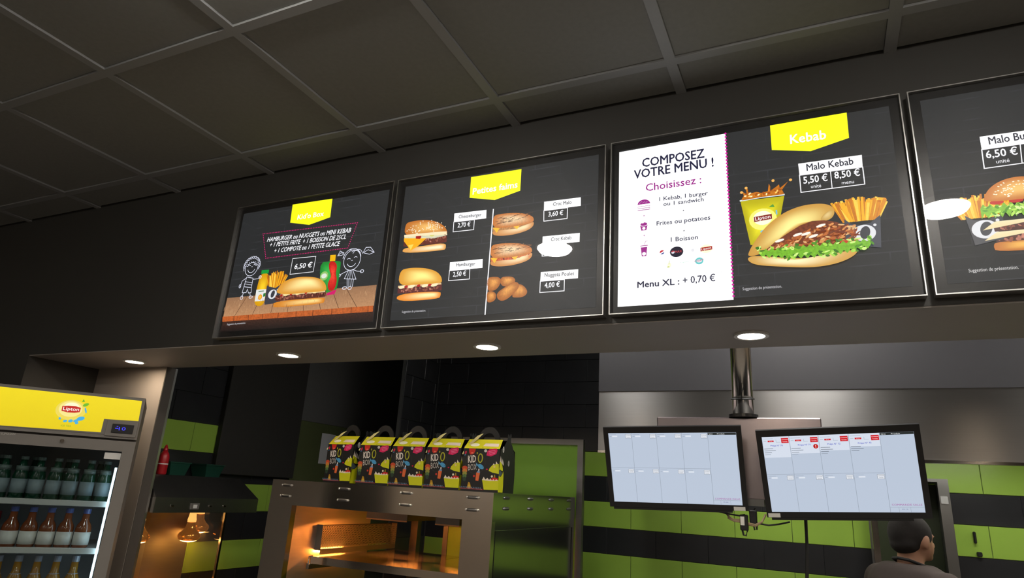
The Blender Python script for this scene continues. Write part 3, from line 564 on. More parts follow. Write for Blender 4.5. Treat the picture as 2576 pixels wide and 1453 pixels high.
for k in range(n+1): u = k/n; a = 290+u*740; b = (1050-u*75)+(14 if k % 2 else -8); LT.append((a, b))
for k in range(n, -1, -1): u = k/n; a = 290+u*740; b = (1090+40*math.sin(u*3.0)-u*75)+(16 if k % 2 else -10); LT.append((a, b))
k0, k1, k2 = [(440.7,165.2),(720.1,167.6),(438.3,119.8)]; LL = [(k0[0]+(a-290)/740*(k1[0]-k0[0]), k0[1]+(a-290)/740*(k1[1]-k0[1])-(b-(1050-(a-290)/740*75))*.40) for a, b in LT]
p.poly(LL, rgb(120,186,40,1.05), .2)
for k in range(70): q = random.choice(LL); r = random.choice(LL[:n]); m = random.random(); p.ell(q[0]+random.uniform(-8,8), (q[1]+4*m), random.uniform(4,10), random.uniform(2,5), random.choice([rgb(170,220,80,1.1), rgb(80,150,30), rgb(205,238,130,1.15), rgb(60,120,26)]), .1, random.uniform(-60,60), 7)
pic(d, 'kebab_picture', p)

# --- screen at the end of the row
t, d = menu_screen(3, 'menu screen with a tall sesame double burger and fries, last towards the right wall')
p = Print(2); p.poly([(148.9,427.6),(290.5,426.9),(287.7,391.3),(148.5,389.4)], WHITE); p.line([(148.5,389.4),(287.7,391.3),(284.1,337.5),(146.9,335)], 2.6, TXT, True); p.line([(230.1,390.2),(226.4,336.2)], 2.2, TXT)
p.text('Malo Burger', [(166.6,401.4),(283.6,403.4)], 21, rgb(40,42,58), .03); p.text('6,50 €', [(155.5,362.8),(221.4,362.7)], 21, TXT, .03); p.text('unité', [(173.9,344.9),(201.9,344.2)], 10.5, TXT, .0); pic(d, 'price_tag', p)
p = Print(2); p.text('Suggestion de présentation.', [(78.1,56.7),(179.6,57.1)], 9, rgb(225,225,225), .0); pic(d, 'lettering', p)
p = Print(2); x, z = [(121.7,212.6)][0]; fries(p, x, z, 112, 54, 90); p.poly([(88.2,208.9),(105.5,194.4),(132.5,190.8),(150.6,199.7),(166.7,206.5),(165.3,135.9),(141.7,134.2),(100,125.8)], rgb(62,64,72)); x, z = [(126.6,167)][0]; carton_mark(p, x, z, 25); pic(d, 'fries_picture', p)
p = Print(64); x, z = [(208.9,165.6)][0]   # double burger
p.nest([(x-68,z-62),(x+68,z-62),(x+72,z-46),(x+66,z-34),(x-66,z-34),(x-72,z-46)], rgb(200,116,40), rgb(250,190,90,1.1), 4)
for zz in (-26, 2):
    p.poly([(x-64,z+zz-10),(x+64,z+zz-10),(x+66,z+zz+12),(x-66,z+zz+12)], rgb(80,42,38), .3); meat(p, [(x-62,z+zz-10),(x+62,z+zz-10),(x+62,z+zz+11),(x-62,z+zz+11)], 40, PATTY, 6); p.poly([(x-70,z+zz+10),(x+66,z+zz+12),(x+66,z+zz+18),(x-60,z+zz+17),(x-88,z+zz-4)], rgb(244,226,180,1.1))
L2 = [(x-86+172*k/24, z+34+(9 if k % 2 else -6)) for k in range(25)]+[(x+86-172*k/24, z+62+(7 if k % 2 else -5)) for k in range(25)]; p.poly(L2, rgb(130,190,50,1.05), .2)
for k in range(40): p.ell(x+random.uniform(-78,78), z+random.uniform(34,62), random.uniform(4,9), random.uniform(2,4), random.choice([rgb(180,224,90,1.1), rgb(80,150,30), rgb(215,240,150,1.1)]), .1, random.uniform(-60,60), 7)
for a in (-50,-10,40): p.ell(x+a, z+70, 15, 6, rgb(200,30,26))
p.nest([(x+76*math.cos(math.radians(a)), z+72+62*math.sin(math.radians(a))) for a in range(0,181,12)], rgb(206,120,42), rgb(250,196,110,1.1), 6, (.5,.5)); sesame(p, 60, x, z+74, 70, 56); pic(d, 'burger_picture', p)

# ---------------------------------------------------------------- downlights in the soffit
M_LENS = mat('warm_lamp_lens', (.9,.85,.75), .4, emit=((1.0,.80,.58), L_SOFFIT), var=0)
DL = {-.807: 'next to the grey pillar and above the drinks fridge', .195: 'under the menu screen with chalk children', 1.160: 'under the menu screen with nuggets', 2.085: 'under the kebab menu screen beside the monitor pole', 3.05: 'under the menu screen with the double burger'}
for x in DL:
    t = thing('soffit_downlight', 'small round warm soffit downlight '+DL[x], 'downlight', (x, .243, SZ-.008), group='soffit downlights')
    n = 28; ro = [(.052*math.cos(2*math.pi*k/n), .052*math.sin(2*math.pi*k/n)) for k in range(n)]; ri = [(a*.78, b*.78) for a, b in ro]
    MB().ring(ro, ri, .001, .008, 'z').build('trim_ring', M_WHITEP, t); MB().lathe([(.0395,.003),(.0395,.0075)], n=n).build('lamp_lens', M_LENS, t)
# round lamps on the customer-side ceiling (front pair mirrored in the screen glass; rear rows added, unseen, for light)
M_RLENS = mat('ceiling_lamp_lens', (.9,.88,.82), .4, emit=((1.0,.94,.85), L_ROOM), var=0)
for x, y in ((1.027,-1.20),(2.815,-1.22),(4.60,-1.22),(-2.0,-5.0),(-.6,-5.3),(2.3,-5.3),(-.3,-3.2),(1.9,-3.2),(4.60,-3.2)):
    t = thing('ceiling_lamp', 'round white disc lamp on the dark tiled ceiling before the counter', 'ceiling lamp', (x, y, CZ-.045), group='round ceiling lamps')
    n = 32; ro = [(.105*math.cos(2*math.pi*k/n), .105*math.sin(2*math.pi*k/n)) for k in range(n)]; ri = [(a*.9, b*.9) for a, b in ro]
    MB().ring(ro, ri, .030, .053, 'z').build('trim_ring', M_WHITEP, t); MB().lathe([(.02,0),(.06,.004),(.084,.013),(.0945,.028),(.0945,.034)], n=n).build('lamp_lens', M_RLENS, t, True)
# flat light panels on the kitchen ceiling behind the bulkhead
M_KLENS = mat('kitchen_panel_lens', (.9,.9,.9), .4, emit=((1.0,.97,.92), L_KITCHEN), var=0)
for x, hw, lab in ((2.24, .19, 'flat white light panel on the kitchen ceiling beside the monitor pole'), (1.16, .10, 'narrow white light panel on the kitchen ceiling above the lime partition'), (3.75, .19, 'flat white light panel on the kitchen ceiling over the right end of the hood')):
    t = thing('kitchen_light_panel', lab, 'ceiling light', (x, .95, CZ-.012), group='kitchen light panels')
    MB().ring(rect(-hw,hw,-.3,.3), rect(-hw+.015,hw-.015,-.285,.285), 0, .012, 'z').build('frame', M_WHITEP, t); MB().box(-hw+.015,hw-.015,-.285,.285,.004,.010).build('diffuser', M_KLENS, t)

# ---------------------------------------------------------------- extractor hood over the back counter
hood = thing('extractor_hood', 'long brushed steel extractor hood under grey casing before the tiled wall', 'extractor hood', (1.23, 1.40, 1.815))
MB().box(0, 3.2, 0, .012, .012, .31).build('front_panel', M_STEELH, hood)
MB().box(0, .012, .012, .83, .012, .31).build('side_panel', M_STEELH, hood)
MB().box(0, 3.2, -.006, .03, 0, .012).build('bottom_rim', M_STEEL, hood)
MB().box(-.001, 3.2, -.004, .83, .31, 1.066).build('casing', mat('grey_casing', (.058,.056,.061), .5, var=.03), hood)
for k in range(6): MB().box(.05+k*.52, .53+k*.52, .05, .80, .151, .17).build('grease_filter', M_STEELD, hood)

M_HLENS = mat('added_hood_lens', (.9,.9,.88), .4, emit=((1.0,.96,.86), L_HOOD), var=0)
for x in (.55, 1.40, 2.30):  # unseen lamps added inside the hood to brighten the tiled wall
    hl = MB().box(x, x+.5, .28, .42, .122, .150).build('added_hood_light', M_WHITEP, hood); MB().box(x+.01, x+.49, .29, .41, .117, .122).build('light_cover', M_HLENS, hl)

# ---------------------------------------------------------------- tall steel cabinet by the back wall
cb = thing('steel_cabinet', 'tall dark steel rack standing against the tiled wall behind the person', 'cabinet', (2.455, 1.98, 0))
for x0, x1 in ((0,.028),(.300,.345)): MB().box(x0, x1, 0, .03, 0, 1.765).build('post', M_STEELD if x0 else M_STEEL, cb)
for x0, x1 in ((0,.028),(.317,.345)): MB().box(x0, x1, .20, .23, 0, 1.765).build('post', M_STEELD, cb)
MB().box(.315, .343, .03, .20, .02, 1.755).build('side_panel', M_STEELD, cb)
MB().box(0, .345, 0, .23, 1.765, 1.78).build('top', M_STEELD, cb)
MB().box(.028, .317, .205, .21, .05, 1.76).build('back_panel', mat('dark_olive_panel', (.022,.032,.012), .5), cb)
for z in (.2, .6, 1.0, 1.30): MB().box(.0, .345, .03, .20, z, z+.015).build('shelf', M_STEELD, cb)
MB().box(.306, .335, -.003, 0, 1.665, 1.70).build('sticker', mat('grey_sticker', (.22,.22,.22), .6), cb)
for nm, z0, z1, x in (('wall_hook', 1.49, 1.545, 2.915), ('wall_stop', 1.43, 1.452, 2.925)):
    o = MB().bbox(x-.006 if nm == 'wall_hook' else x-.011, x+.006 if nm == 'wall_hook' else x+.011, 2.212, 2.2345, z0, z1, .004).build(nm, M_BLACKP)
    tag(o, {'wall_hook': 'slim black upright hook on a lime tile beside the steel rack', 'wall_stop': 'small black round stop on a lime tile under the slim hook'}[nm], 'hook' if nm == 'wall_hook' else 'wall stop')

# ---------------------------------------------------------------- order monitors on a ceiling pole
mt = thing('monitor_mount', 'steel ceiling pole carrying a wide metal box behind the order monitors', 'mount', (1.99, .86, 1.55))
MB().lathe([(.040,.39),(.040,CZ-1.55)], n=28).build('pole', M_STEEL, mt, True)
MB().lathe([(.055,.378),(.055,.390)], n=28).build('collar', M_BLACKP, mt)
MB().bbox(-.335, .275, -.02, .06, .075, .378, .004).build('mount_box', mat('mauve_steel', (.34,.29,.30), .35, .9, var=.06), mt)
MB().box(-.06, .06, -.018, .05, .052, .08).build('lower_plate', M_STEELD, mt)
for a in (-.20, .24): MB().box(a-.05, a+.05, -.062, -.021, .15, .20).build('arm', M_BLACKP, mt)
n = 24; MB().tube([(.0425*math.cos(2*math.pi*k/n), .0425*math.sin(2*math.pi*k/n), .452+.006*math.sin(2*math.pi*k/n)) for k in range(n+1)], .003, 6).build('zip_tie', M_CABLE, mt)
MB().tube([(0,-.044,.448),(.004,-.055,.470),(.010,-.052,.492)], .0022, 6).build('zip_tie_tail', M_CABLE, mt)

def monitor(label, c, yw, pt, rl, sticker):
    t = thing('order_monitor', label, 'monitor', c, group='order monitors on the ceiling pole')
    yw, pt, rl = map(math.radians, (yw, pt, rl))
    r = Vector((math.cos(yw), math.sin(yw), 0)); nn = Vector((math.sin(yw), -math.cos(yw), 0)); up = Vector((0,0,1))*math.cos(pt)+nn*math.sin(pt)
    r2 = r*math.cos(rl)+up*math.sin(rl); u2 = up*math.cos(rl)-r*math.sin(rl); b = u2.cross(r2)
    m = Matrix((r2, b, u2)).transposed().to_4x4(); m.translation = c; t.matrix_world = m
    W, H = .255, .1555; x0, x1, z0, z1 = -.2365, .2365, -.136, .132
    MB().ring(rect(-W, W, -H, H), rect(x0, x1, z0, z1), 0, .018).build('bezel', M_BLACKP, t)
    MB().box(-W+.003, W-.003, .0185, .030, -H+.003, H-.003).build('case', M_BLACKP, t); MB().bbox(-.15, .15, .030, .062, -.10, .10, .012).build('rear_housing', M_BLACKP, t)
    MB().box(-.24, .2, -.001, .03, -H-.008, -H-.0005).build('lower_bar', M_BLACKP, t)
    d = MB().box(x0, x1, .003, .010, z0, z1).build('display', M_MON, t)
    if sticker: MB().box(sticker, sticker+.040, -.0012, -.0004, -H+.001, -H+.015).build('sticker', M_WHITEP, t)
    return t, d
M_MON = mat('monitor_glow', (.02,.02,.02), .35, emit=(rgb(186,198,216), 1.0), var=.0)
MC = rgb(186,198,216); ML_ = rgb(140,150,165); MW = rgb(214,222,236); MD = rgb(90,98,110); MP = rgb(170,110,170); MR_ = rgb(206,20,36)
def mon_grid(p, X, Z, side):
    x0, x1, z0, z1, zm = X[0], X[-1], Z[0], Z[2], Z[1]
    for x in X[1:-1]: p.line([(x, z0), (x, z1)], 1.1, ML_)
    p.line([(x0, zm), (X[-2], zm)], .9, ML_)
    for i in range(4):
        a, b = X[i], X[i+1]
        for zt in (zm,) if side else (zm, z1):
            p.poly([(b-24,zt-20),(b-3,zt-20),(b-3,zt-5),(b-24,zt-5)], rgb(226,230,238)); p.line([(b-24,zt-20),(b-3,zt-20),(b-3,zt-5),(b-24,zt-5)], .7, MD, True)
            p.text('Commande', [(b-22,zt-11),(b-5,zt-11)], 3, MD, .01); p.text('Terminée', [(b-20,zt-17),(b-7,zt-17)], 3, MD, .01)
            p.poly([(a+14,zt-15),(a+34,zt-15),(a+34,zt-10),(a+14,zt-10)], rgb(222,228,238)); p.line([(a+4,zt-13),(a+11,zt-13)], 1, ML_); p.line([(a+4,zt-6),(a+30,zt-6)], .8, ML_)
    p.poly([(X[-2]+1,z1-8),(x1,z1-8),(x1,z1),(X[-2]+1,z1)], rgb(34,40,40)); p.text('Qté', [(X[-2]+4,z1-6.5),(X[-2]+18,z1-6.5)], 4.2, rgb(210,215,215), .01); p.text('Produit', [(X[-2]+34,z1-6.5),(X[-2]+60,z1-6.5)], 4.2, rgb(225,228,228), .02)
    a, b = X[-2], x1; p.line([(a,z0+17),(b,z0+17)], .8, ML_); p.line([(a+26,z0),(a+26,z0+17)], .7, ML_); p.line([(a+60,z0),(a+60,z0+17)], .7, ML_)
    p.text('20:12' if side else '19:46', [(a+34,z0+9),(a+52,z0+9)], 3.4, rgb(110,120,160), .01)
X = [-236, -146, -52, 42, 136, 236]; Z = [-135.5, -3, 131.5]
t, d = monitor('black order monitor showing an empty grid of pale blue boxes', (1.745, .701, 1.722), 4.0, 19.6, 1.8, .205)
p = Print(2); mon_grid(p, X, Z, 0); p.text('COMMANDE DRIVE', [(142,-116),(230,-116)], 6, MP, .012); p.build('order_grid', EMIT, d, (0,.003,0))
t, d = monitor('black order monitor showing four order columns with red buttons', (2.309, .722, 1.728), 1.4, 18.7, 3.6, -.25)
p = Print(2)
for i, h in enumerate((74, 62, 54, 44)): a, b = X[i], X[i+1]; p.poly([(a+1,131-h),(b-1,131-h),(b-1,131),(a+1,131)], MW)
mon_grid(p, X, Z, 1)
for i in range(4):
    a, b = X[i], X[i+1]
    p.poly([(b-27,108),(b-3,108),(b-3,126),(b-27,126)], MR_); p.text('Commande', [(b-25,119),(b-5,119)], 3.4, rgb(250,220,220), .02); p.text('Terminée', [(b-23,111.5),(b-7,111.5)], 3.4, rgb(250,220,220), .02)
    p.poly([(a+18,113),(a+38,113),(a+38,118.5),(a+18,118.5)], MR_); p.text('07 mn', [(a+23,114),(a+33,114)], 2.6, rgb(250,220,220), .01); p.line([(a+4,116),(a+14,116)], 1, ML_); p.line([(a+4,125),(a+36,125)], .9, ML_); p.line([(a+46,121),(a+46,112),(a+60,112)], .8, ML_)
    p.text('Prépa N° %d' % (70+i), [(a+26,97.5),(a+66,97.5)], 5.2, rgb(46,60,190), .02)
    for k, (u, c) in enumerate(((30,MD),(38,MD),(24,MD),(20,ML_))[:4-(i == 3)]): p.line([(a+3,89-k*7),(a+3+u,89-k*7)], 1.5, c)
x = X[2]-12; p.ell(x, 94, 8, 8, rgb(190,20,20), n=18); p.line([(x,98.5),(x,92.5)], 2, rgb(240,230,230)); p.ell(x, 89.8, 1.2, 1.2, rgb(240,230,230), n=6)
p.text('COMMANDE SALLE', [(142,-112),(230,-112)], 6, MP, .012); p.build('order_columns', EMIT, d, (0,.003,0))

pa = thing('power_adapter', 'black power adapter with looped cables hanging under the monitors', 'adapter', (1.985, .80, 1.515))
MB().bbox(-.018, .010, -.014, .014, 0, .055, .003).build('block', M_BLACKP, pa); MB().box(-.016, -.002, -.0155, -.0142, .018, .048).build('sticker', M_WHITEP, pa)
MB().bbox(.014, .040, .0, .024, .022, .072, .003).build('plug', M_BLACKP, pa)
MB().tube([(-.012,0,.002),(-.008,0,-.016),(.0,0,-.018),(.006,0,.002)], .0035).build('cable', M_CABLE, pa)
MB().tube([(.026,.01,.024),(.030,.008,.004),(.038,.006,.006),(.038,.008,.03),(.032,.02,.06)], .003).build('cable', M_CABLE, pa)
M_TANC = mat('tan_cable_rubber', (.30,.22,.13), .5, var=.1)
for k in range(3): MB().tube([(-.075+.01*k,.02,.062+.003*k),(-.06,.0,.046-.004*k),(-.04,-.004,.036-.003*k),(-.014,0,.036-.004*k)], .0028).build('cable', M_TANC, pa)
for k in range(2): MB().tube([(.008,0,.022+.004*k),(.035,-.016,.018+.004*k),(.058,-.012,.034),(.070,.01,.060)], .0035).build('cable', M_TANC, pa)
MB().tube([(.04,.0,.028),(.08,-.004,.024),(.115,0,.030),(.15,.01,.040)], .003).build('cable', M_CABLE, pa)
MB().tube([(-.10,.02,.060),(-.06,.0,.054),(-.02,.0,.050),(.0,0,.055)], .003).build('cable', M_CABLE, pa)
MB().tube([(.03,.03,.072),(.03,.06,.078)], .003).build('cable', M_CABLE, pa)
o = MB().tube([(2.19,.80,1.62),(2.186,.90,1.58),(2.183,.90,1.45),(2.170,.90,1.30),(2.172,.905,.9),(2.175,.93,.40),(2.18,.95,.004)], .006).build('hanging_cable', M_CABLE)
tag(o, 'thick black cable hanging straight down behind the order monitor with red buttons', 'cable')

# ---------------------------------------------------------------- framed lime screen behind the warmer
sp = thing('lime_partition', 'lime green panel in a dark metal frame behind the warming cabinet', 'partition', (.25, 1.60, 0))
MB().box(.03, .80, .006, .014, .1, 1.865).build('panel', mat('lime_panel_sheet', (.15,.30,.025), .4, var=.05, scale=4), sp)
for x0, x1 in ((0,.03),(.80,.833)): MB().box(x0, x1, 0, .03, 0, 1.895).build('upright', M_STEELD, sp)
MB().box(.03, .80, 0, .03, 1.865, 1.895).build('top_rail', M_STEELD, sp); MB().box(.03, .80, 0, .03, .06, .10).build('bottom_rail', M_STEELD, sp)

# ---------------------------------------------------------------- counter and warming cabinet
ct = thing('steel_counter', 'long steel counter carrying the food warmer', 'counter', (.46, 1.09, 0))
MB().bbox(-.70, .70, -.52, .50, .86, .90, .004).build('worktop', M_STEEL, ct); MB().box(-.68, .68, -.50, .48, .10, .86).build('body', M_STEELD, ct)
for x, y in ((-.64,-.46),(.64,-.46),(-.64,.44),(.64,.44)): MB().lathe([(.02,0),(.02,.10)], (x,y,0), 12).build('leg', M_STEEL, ct)
wc = thing('warming_cabinet', 'open fronted steel food warmer glowing orange inside under the meal boxes', 'food warmer', (-.125, .60, .90))
CW, CD, CH_, HZ = 1.175, .98, .692, .582
MB().box(0, CW, 0, .002, HZ, CH_).box(.002, CW, .002, CD, CH_-.002, CH_).build('header', M_STEEL, wc)
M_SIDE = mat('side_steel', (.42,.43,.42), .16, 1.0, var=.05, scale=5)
MB().box(CW-.002, CW, .002, CD, HZ, CH_-.002).build('header_side', M_SIDE, wc); MB().box(0, .002, .002, CD, HZ, CH_-.002).build('header_side', M_SIDE, wc)
MB().box(.002, CW-.002, .002, CD, HZ+.0, HZ+.003).build('inner_roof', M_STEEL, wc)
MB().box(0, .14, -.001, .03, 0, HZ).build('post', M_STEEL, wc); MB().box(1.04, CW, -.001, .03, 0, HZ).build('post', M_STEEL, wc)
MB().box(0, .004, .03, CD, 0, HZ).build('side_panel', M_STEEL, wc)
MB().box(CW-.004, CW-.002, .03, CD, 0, HZ).build('side_panel', M_SIDE, wc)
MB().ring(rect(.035, CD-.03, .01, HZ-.035), rect(.039, CD-.034, .014, HZ-.039), CW-.003, CW+.002, 'x').build('panel_edge', M_SIDE, wc)
MB().box(0, CW, 0, CD, 0, .012).build('floor_plate', M_STEEL, wc)
MB().box(.135, .137, .03, .62, .02, HZ-.002).build('inner_liner', mat('warm_liner_steel', (.72,.62,.52), .46, 1.0, var=.08, scale=10, stretch=(1,1,14)), wc)
MB().box(.205, .250, CD-.06, CD-.02, .012, HZ).build('rear_post', M_STEELD, wc)
def louvre_mesh():
    """a pressed-out bridge with a dark slot behind it, length along x"""
    mb = MB(); n = 8; L = .030; vs = []
    for i in range(9):
        u = -1+2*i/8; e = math.sqrt(max(0, 1-abs(u)**6)); h = .0065*e
        for k in range(n+1):
            a = math.pi*k/n; vs.append((u*L, -.0055*math.sin(a)*e-.0003, h*math.cos(a)))
    fs = [(i*(n+1)+k, (i+1)*(n+1)+k, (i+1)*(n+1)+k+1, i*(n+1)+k+1) for i in range(8) for k in range(n)]
    return mb.add(vs, fs).mesh('louvre', True)
lm = louvre_mesh(); lm.materials.append(M_STEELD)
for x in (.092, .428, .760, 1.082):
    for z in (.669, .621):
        link_mesh('louvre', lm, wc, (x, 0, z))
        for s_ in (-1, 1): MB().lathe([(.0052,0),(.0045,.005),(.002,.0065)], n=10).build('louvre_end', M_ALU, wc).matrix_local = Matrix.Translation((x+s_*.027, -.0001, z)) @ Matrix.Rotation(math.pi/2, 4, 'X')
for y in (.122, .378, .633, .889):
    for z in (.674, .632):
        o = link_mesh('louvre', lm, wc, (CW, y, z)); o.rotation_euler = (0, 0, math.pi/2)
def perforated(nx, nz, px, pz, r, th):
    """sheet with round holes: a ring of quads round every hole; in the x-z plane"""
    mb = MB(); q = 8
    for i in range(nx):
        for j in range(nz):
            cx, cz = (i+.5)*px, (j+.5)*pz; o_ = []; h_ = []
            for k in range(q):
                a = 2*math.pi*(k+.5)/q; c, s_ = math.cos(a), math.sin(a); m = max(abs(c), abs(s_))
                o_.append((cx+c/m*px/2, 0, cz+s_/m*pz/2)); h_.append((cx+c*r, 0, cz+s_*r))
            mb.add(o_+h_, [(k, (k+1)%q, q+(k+1)%q, q+k) for k in range(q)])
    return mb
pg = perforated(50, 10, .0125, .0106, .0041, .001).build('perforated_guard', mat('guard_steel', (.60,.50,.42), .35, 1.0), wc); pg.location = (.172, .20, .385); pg.rotation_euler = (0, 0, math.pi/2)
MB().box(.1372, .1386, .205, .82, .388, .492).build('guard_shade_plate', M_BLACKM, wc)  # added black plate: shade behind the guard's holes put in as colour
for y in (.197, .824): MB().box(.137, .172, y, y+.003, .380, .495).build('guard_bracket', M_STEELD, wc)
M_GLOW = mat('heating_element_glow', (.2,.08,.03), .4, emit=((1.0,.32,.05), L_HEAT*3), var=.0); M_GLOW2 = mat('top_element_glow', (.2,.08,.03), .4, emit=((1.0,.30,.05), L_OVEN), var=.0)
MB().box(.170, .1735, .20, .825, .362, .386).build('guard_lip', M_STEELD, wc)
MB().tube([(.150,.21,.374),(.150,.42,.374)], .005, 10).build('heating_element', M_GLOW, wc)
for x0, x1, y0 in ((.30,.54,.36),(.70,.83,.36)):
    h = MB().box(x0, x1, y0, y0+.003, .535, HZ-.001).box(x0, x1, y0+.297, y0+.30, .535, HZ-.001).box(x0, x0+.003, y0+.003, y0+.297, .535, HZ-.001).box(x1-.003, x1, y0+.003, y0+.297, .535, HZ-.001).build('heater_housing', M_STEELD, wc)
    MB().box(x0, x1, y0-.002, y0+.003, .530, .536).build('housing_lip', mat('lip_orange_lit', (.8,.45,.25), .3, 1.0), h)  # orange heater light on the lip is put into its colour
    MB().tube([(x0+.02,y0+.15,.556),(x1-.02,y0+.15,.556)], .007, 8).build('heating_element', M_GLOW2, h)
MB().box(.16, 1.02, .15, .152, .325, .357).box(.16, 1.02, .152, .62, .355, .357).build('shelf', M_STEEL, wc)
sh = perforated(22, 9, .017, .021, .0045, .001).build('perforated_shelf', M_STEEL, wc); sh.location = (.62, .62, .356); sh.rotation_euler = (math.pi/2*-1, 0, 0); sh.scale = (1, 1, 1)
sh.location = (.62, .62, .356); sh.rotation_euler = (-math.pi/2, 0, 0)
MB().box(.16, .62, .62, .81, .355, .357).build('shelf', M_STEEL, wc)
MB().tube([(.165,.16,.357),(.158,.145,.357),(.158,.145,.325),(.170,.142,.320)], .004, 6).build('shelf_hook', M_STEEL, wc)
for x in (.155, 1.02): MB().box(x-.012, x+.004, .15, .80, .30, .325).build('shelf_bracket', M_STEELD, wc)

# ---------------------------------------------------------------- meal boxes on the warmer
M_CARD = mat('black_card', (.010,.010,.011), .38, var=.2); M_CARDY = mat('lime_card', (.62,.60,.015), .45, var=.05); M_CREAM = mat('cream_card_edge', (.62,.55,.25), .6, var=.08)
def gable():
    """side panel outline (depth, height) with a bulging shoulder and a hook tab"""
    return [(0,0),(.150,0),(.154,.08),(.150,.13),(.138,.165),(.118,.192),(.100,.208),(.098,.222),(.104,.232),(.100,.242),(.090,.240),(.086,.230),(.080,.236),(.072,.240),(.066,.232),(.068,.220),(.060,.208),(.030,.180),(.004,.170)]
def meal_box(first):
    t = thing('meal_box', 'black and lime cardboard children meal box with handle standing on the warmer', 'box', group='meal boxes on the warming cabinet')
    MB().box(0, .170, 0, .001, 0, .172).build('front_panel', M_CARD, t); MB().box(0, .170, .150, .151, 0, .172).build('back_panel', M_CARD, t); MB().box(.001, .169, .001, .150, 0, .001).build('base', M_CARD, t)
    MB().prism(gable(), .170, .171, 'x').build('side_panel', M_CARD, t)
    MB().prism(gable(), -.001, 0, 'x').build('side_panel', M_CARD, t)
    MB().add([(.002,0,.172),(.168,0,.172),(.164,.034,.212),(.006,.034,.212),(.002,.001,.172),(.168,.001,.172),(.164,.035,.212),(.006,.035,.212)], [(0,1,2,3),(7,6,5,4),(0,3,7,4),(1,5,6,2),(3,2,6,7),(0,4,5,1)]).build('lid_flap', M_CARDY, t)
    MB().add([(.002,.150,.172),(.168,.150,.172),(.164,.080,.212),(.006,.080,.212)], [(0,1,2,3)]).build('rear_flap', M_CARD, t)
    n = 14; ro = [(.088-.052*math.cos(math.pi*k/n), .205+.062*math.sin(math.pi*k/n)) for k in range(n+1)]; ri = [(.088-.030*math.cos(math.pi*k/n), .205+.036*math.sin(math.pi*k/n)) for k in range(n+1)]
    h = MB()
    for y in (.056, .062):
        h.ring(ro+[(.138,.200),(.038,.200)], ri+[(.116,.200),(.060,.200)], y, y+.001)
    h.build('handle', M_CARD, t)
    E0 = [(-6.7,149.6),(-2.4,167.5),(9.8,188.5),(28,209.5),(42.4,227.1),(62.2,237.8)]; E1 = [(-0.8,145.7),(14.9,176.6),(35.1,196.6),(50.8,213.4),(60.2,228.1),(65.4,237.1)]; vs = []   # curled left side flap
    for i, (a, b_) in enumerate(zip(E0, E1)):
        u = i/5; y = -.002+.046*u; vs += [(max(a[0],-2)/1000, y, a[1]/1000), ((a[0]+b_[0])/2000, y-.002, (a[1]+b_[1])/2000), (b_[0]/1000, y+.001, b_[1]/1000)]
    MB().add(vs, [(3*i+j, 3*i+j+1, 3*i+j+4, 3*i+j+3) for i in range(5) for j in range(2)]).build('curled_flap', M_CREAM, t, True)
    LIME = rgb(196,200,20); CRM = rgb(225,215,200); DK = rgb(26,24,24)
    p = Print(2)
    p.ell(*[(10.9,154.2)][0], 4.5, 7, rgb(190,20,70), rot=-20); p.ell(*[(9,144.6)][0], 4, 2.5, rgb(50,120,170), rot=25)
    p.poly([(25.4,171),(57.1,170.8),(55.9,162.3),(49.8,150.2),(35.6,145.4),(28.2,153)], rgb(205,40,28)); p.ell(*[(41.6,153.4)][0], 6, 3, rgb(235,120,100))
    p.ell(*[(104,163.6)][0], 7, 6, rgb(210,205,205)); p.poly([(112.7,162.2),(121.8,170.2),(154.2,174.4),(158.7,165.2),(154,151.7),(129.7,141.6),(109,145.3)], rgb(215,20,95)); 
    for k, q in enumerate(([(118.6,160.7),(149,166.6)], [(121,154.7),(151.4,161)], [(123.4,149.1),(148,154.8)])): p.line(q, 2.2, rgb(240,130,170))
    q = [([(60.2,111.8)][0][0]+46*math.cos(2*math.pi*k/24)*(1+.05*math.sin(3*k)), [(60.2,111.8)][0][1]+41*math.sin(2*math.pi*k/24)) for k in range(24)]; p.line(q, .8, rgb(70,68,66), True)
    p.text('KID', [(25.7,113.2),(61.8,116.5)], 28, rgb(228,222,215), .03); p.text("'", [(64.5,135.5),(67.6,135.6)], 20, LIME, .03); x, z = [(81.9,133.3)][0]; ring_(p, x, z, 9.5, 17, 0, 360, 4.5, 22, rgb(170,172,40)); p.text('BOX', [(28.5,82.1),(68.6,86)], 24, rgb(200,195,190), .0)
    x, z = [(86.6,99.4)][0]; p.ell(x, z, 15, 8.5, rgb(70,150,200), rot=-25); p.poly([(x-12,z+6),(x-24,z+16),(x-20,z+2),(x-26,z-4)], rgb(70,150,200)); p.ell(x+8, z-1, 1.3, 1.3, DK, n=6)
    p.poly([(67.2,75.3),(84.8,74.3),(79.7,42.1),(66,43.7)], rgb(214,104,56)); p.poly([(73.6,82.2),(83.1,81.2),(84.8,74.3),(69.5,75.4)], rgb(120,150,190)); p.ell(*[(78.8,86.4)][0], 3, 5, rgb(225,220,220)); p.ell(*[(57.9,60.9)][0], 4.5, 4.5, rgb(190,50,40))
    x, z = [(13.1,73.1)][0]
    for k, c_ in enumerate((rgb(190,70,40), rgb(190,120,50), rgb(140,140,60), rgb(80,110,60), rgb(40,60,45))): p.ell(x+.5*k-1, z+18-k*11, 13-1.2*k, 9, c_, .1)
    p.ell(*[(115.6,89.8)][0], 4.5, 3, rgb(190,20,60))
    p.poly([(124.5,84.2),(127.6,94.3),(140,107.3),(156.9,111.9),(169,112.3),(171.8,73),(140.3,78.3)], LIME); 
    for a in ([(141.2,107.4),(145.2,114.8),(150.2,109.7)], [(155,111.2),(155.3,123.4),(164.5,112.2)]): p.poly(a, CRM)
    p.ell(*[(149.3,101.1)][0], 4.5, 5, rgb(215,190,130))
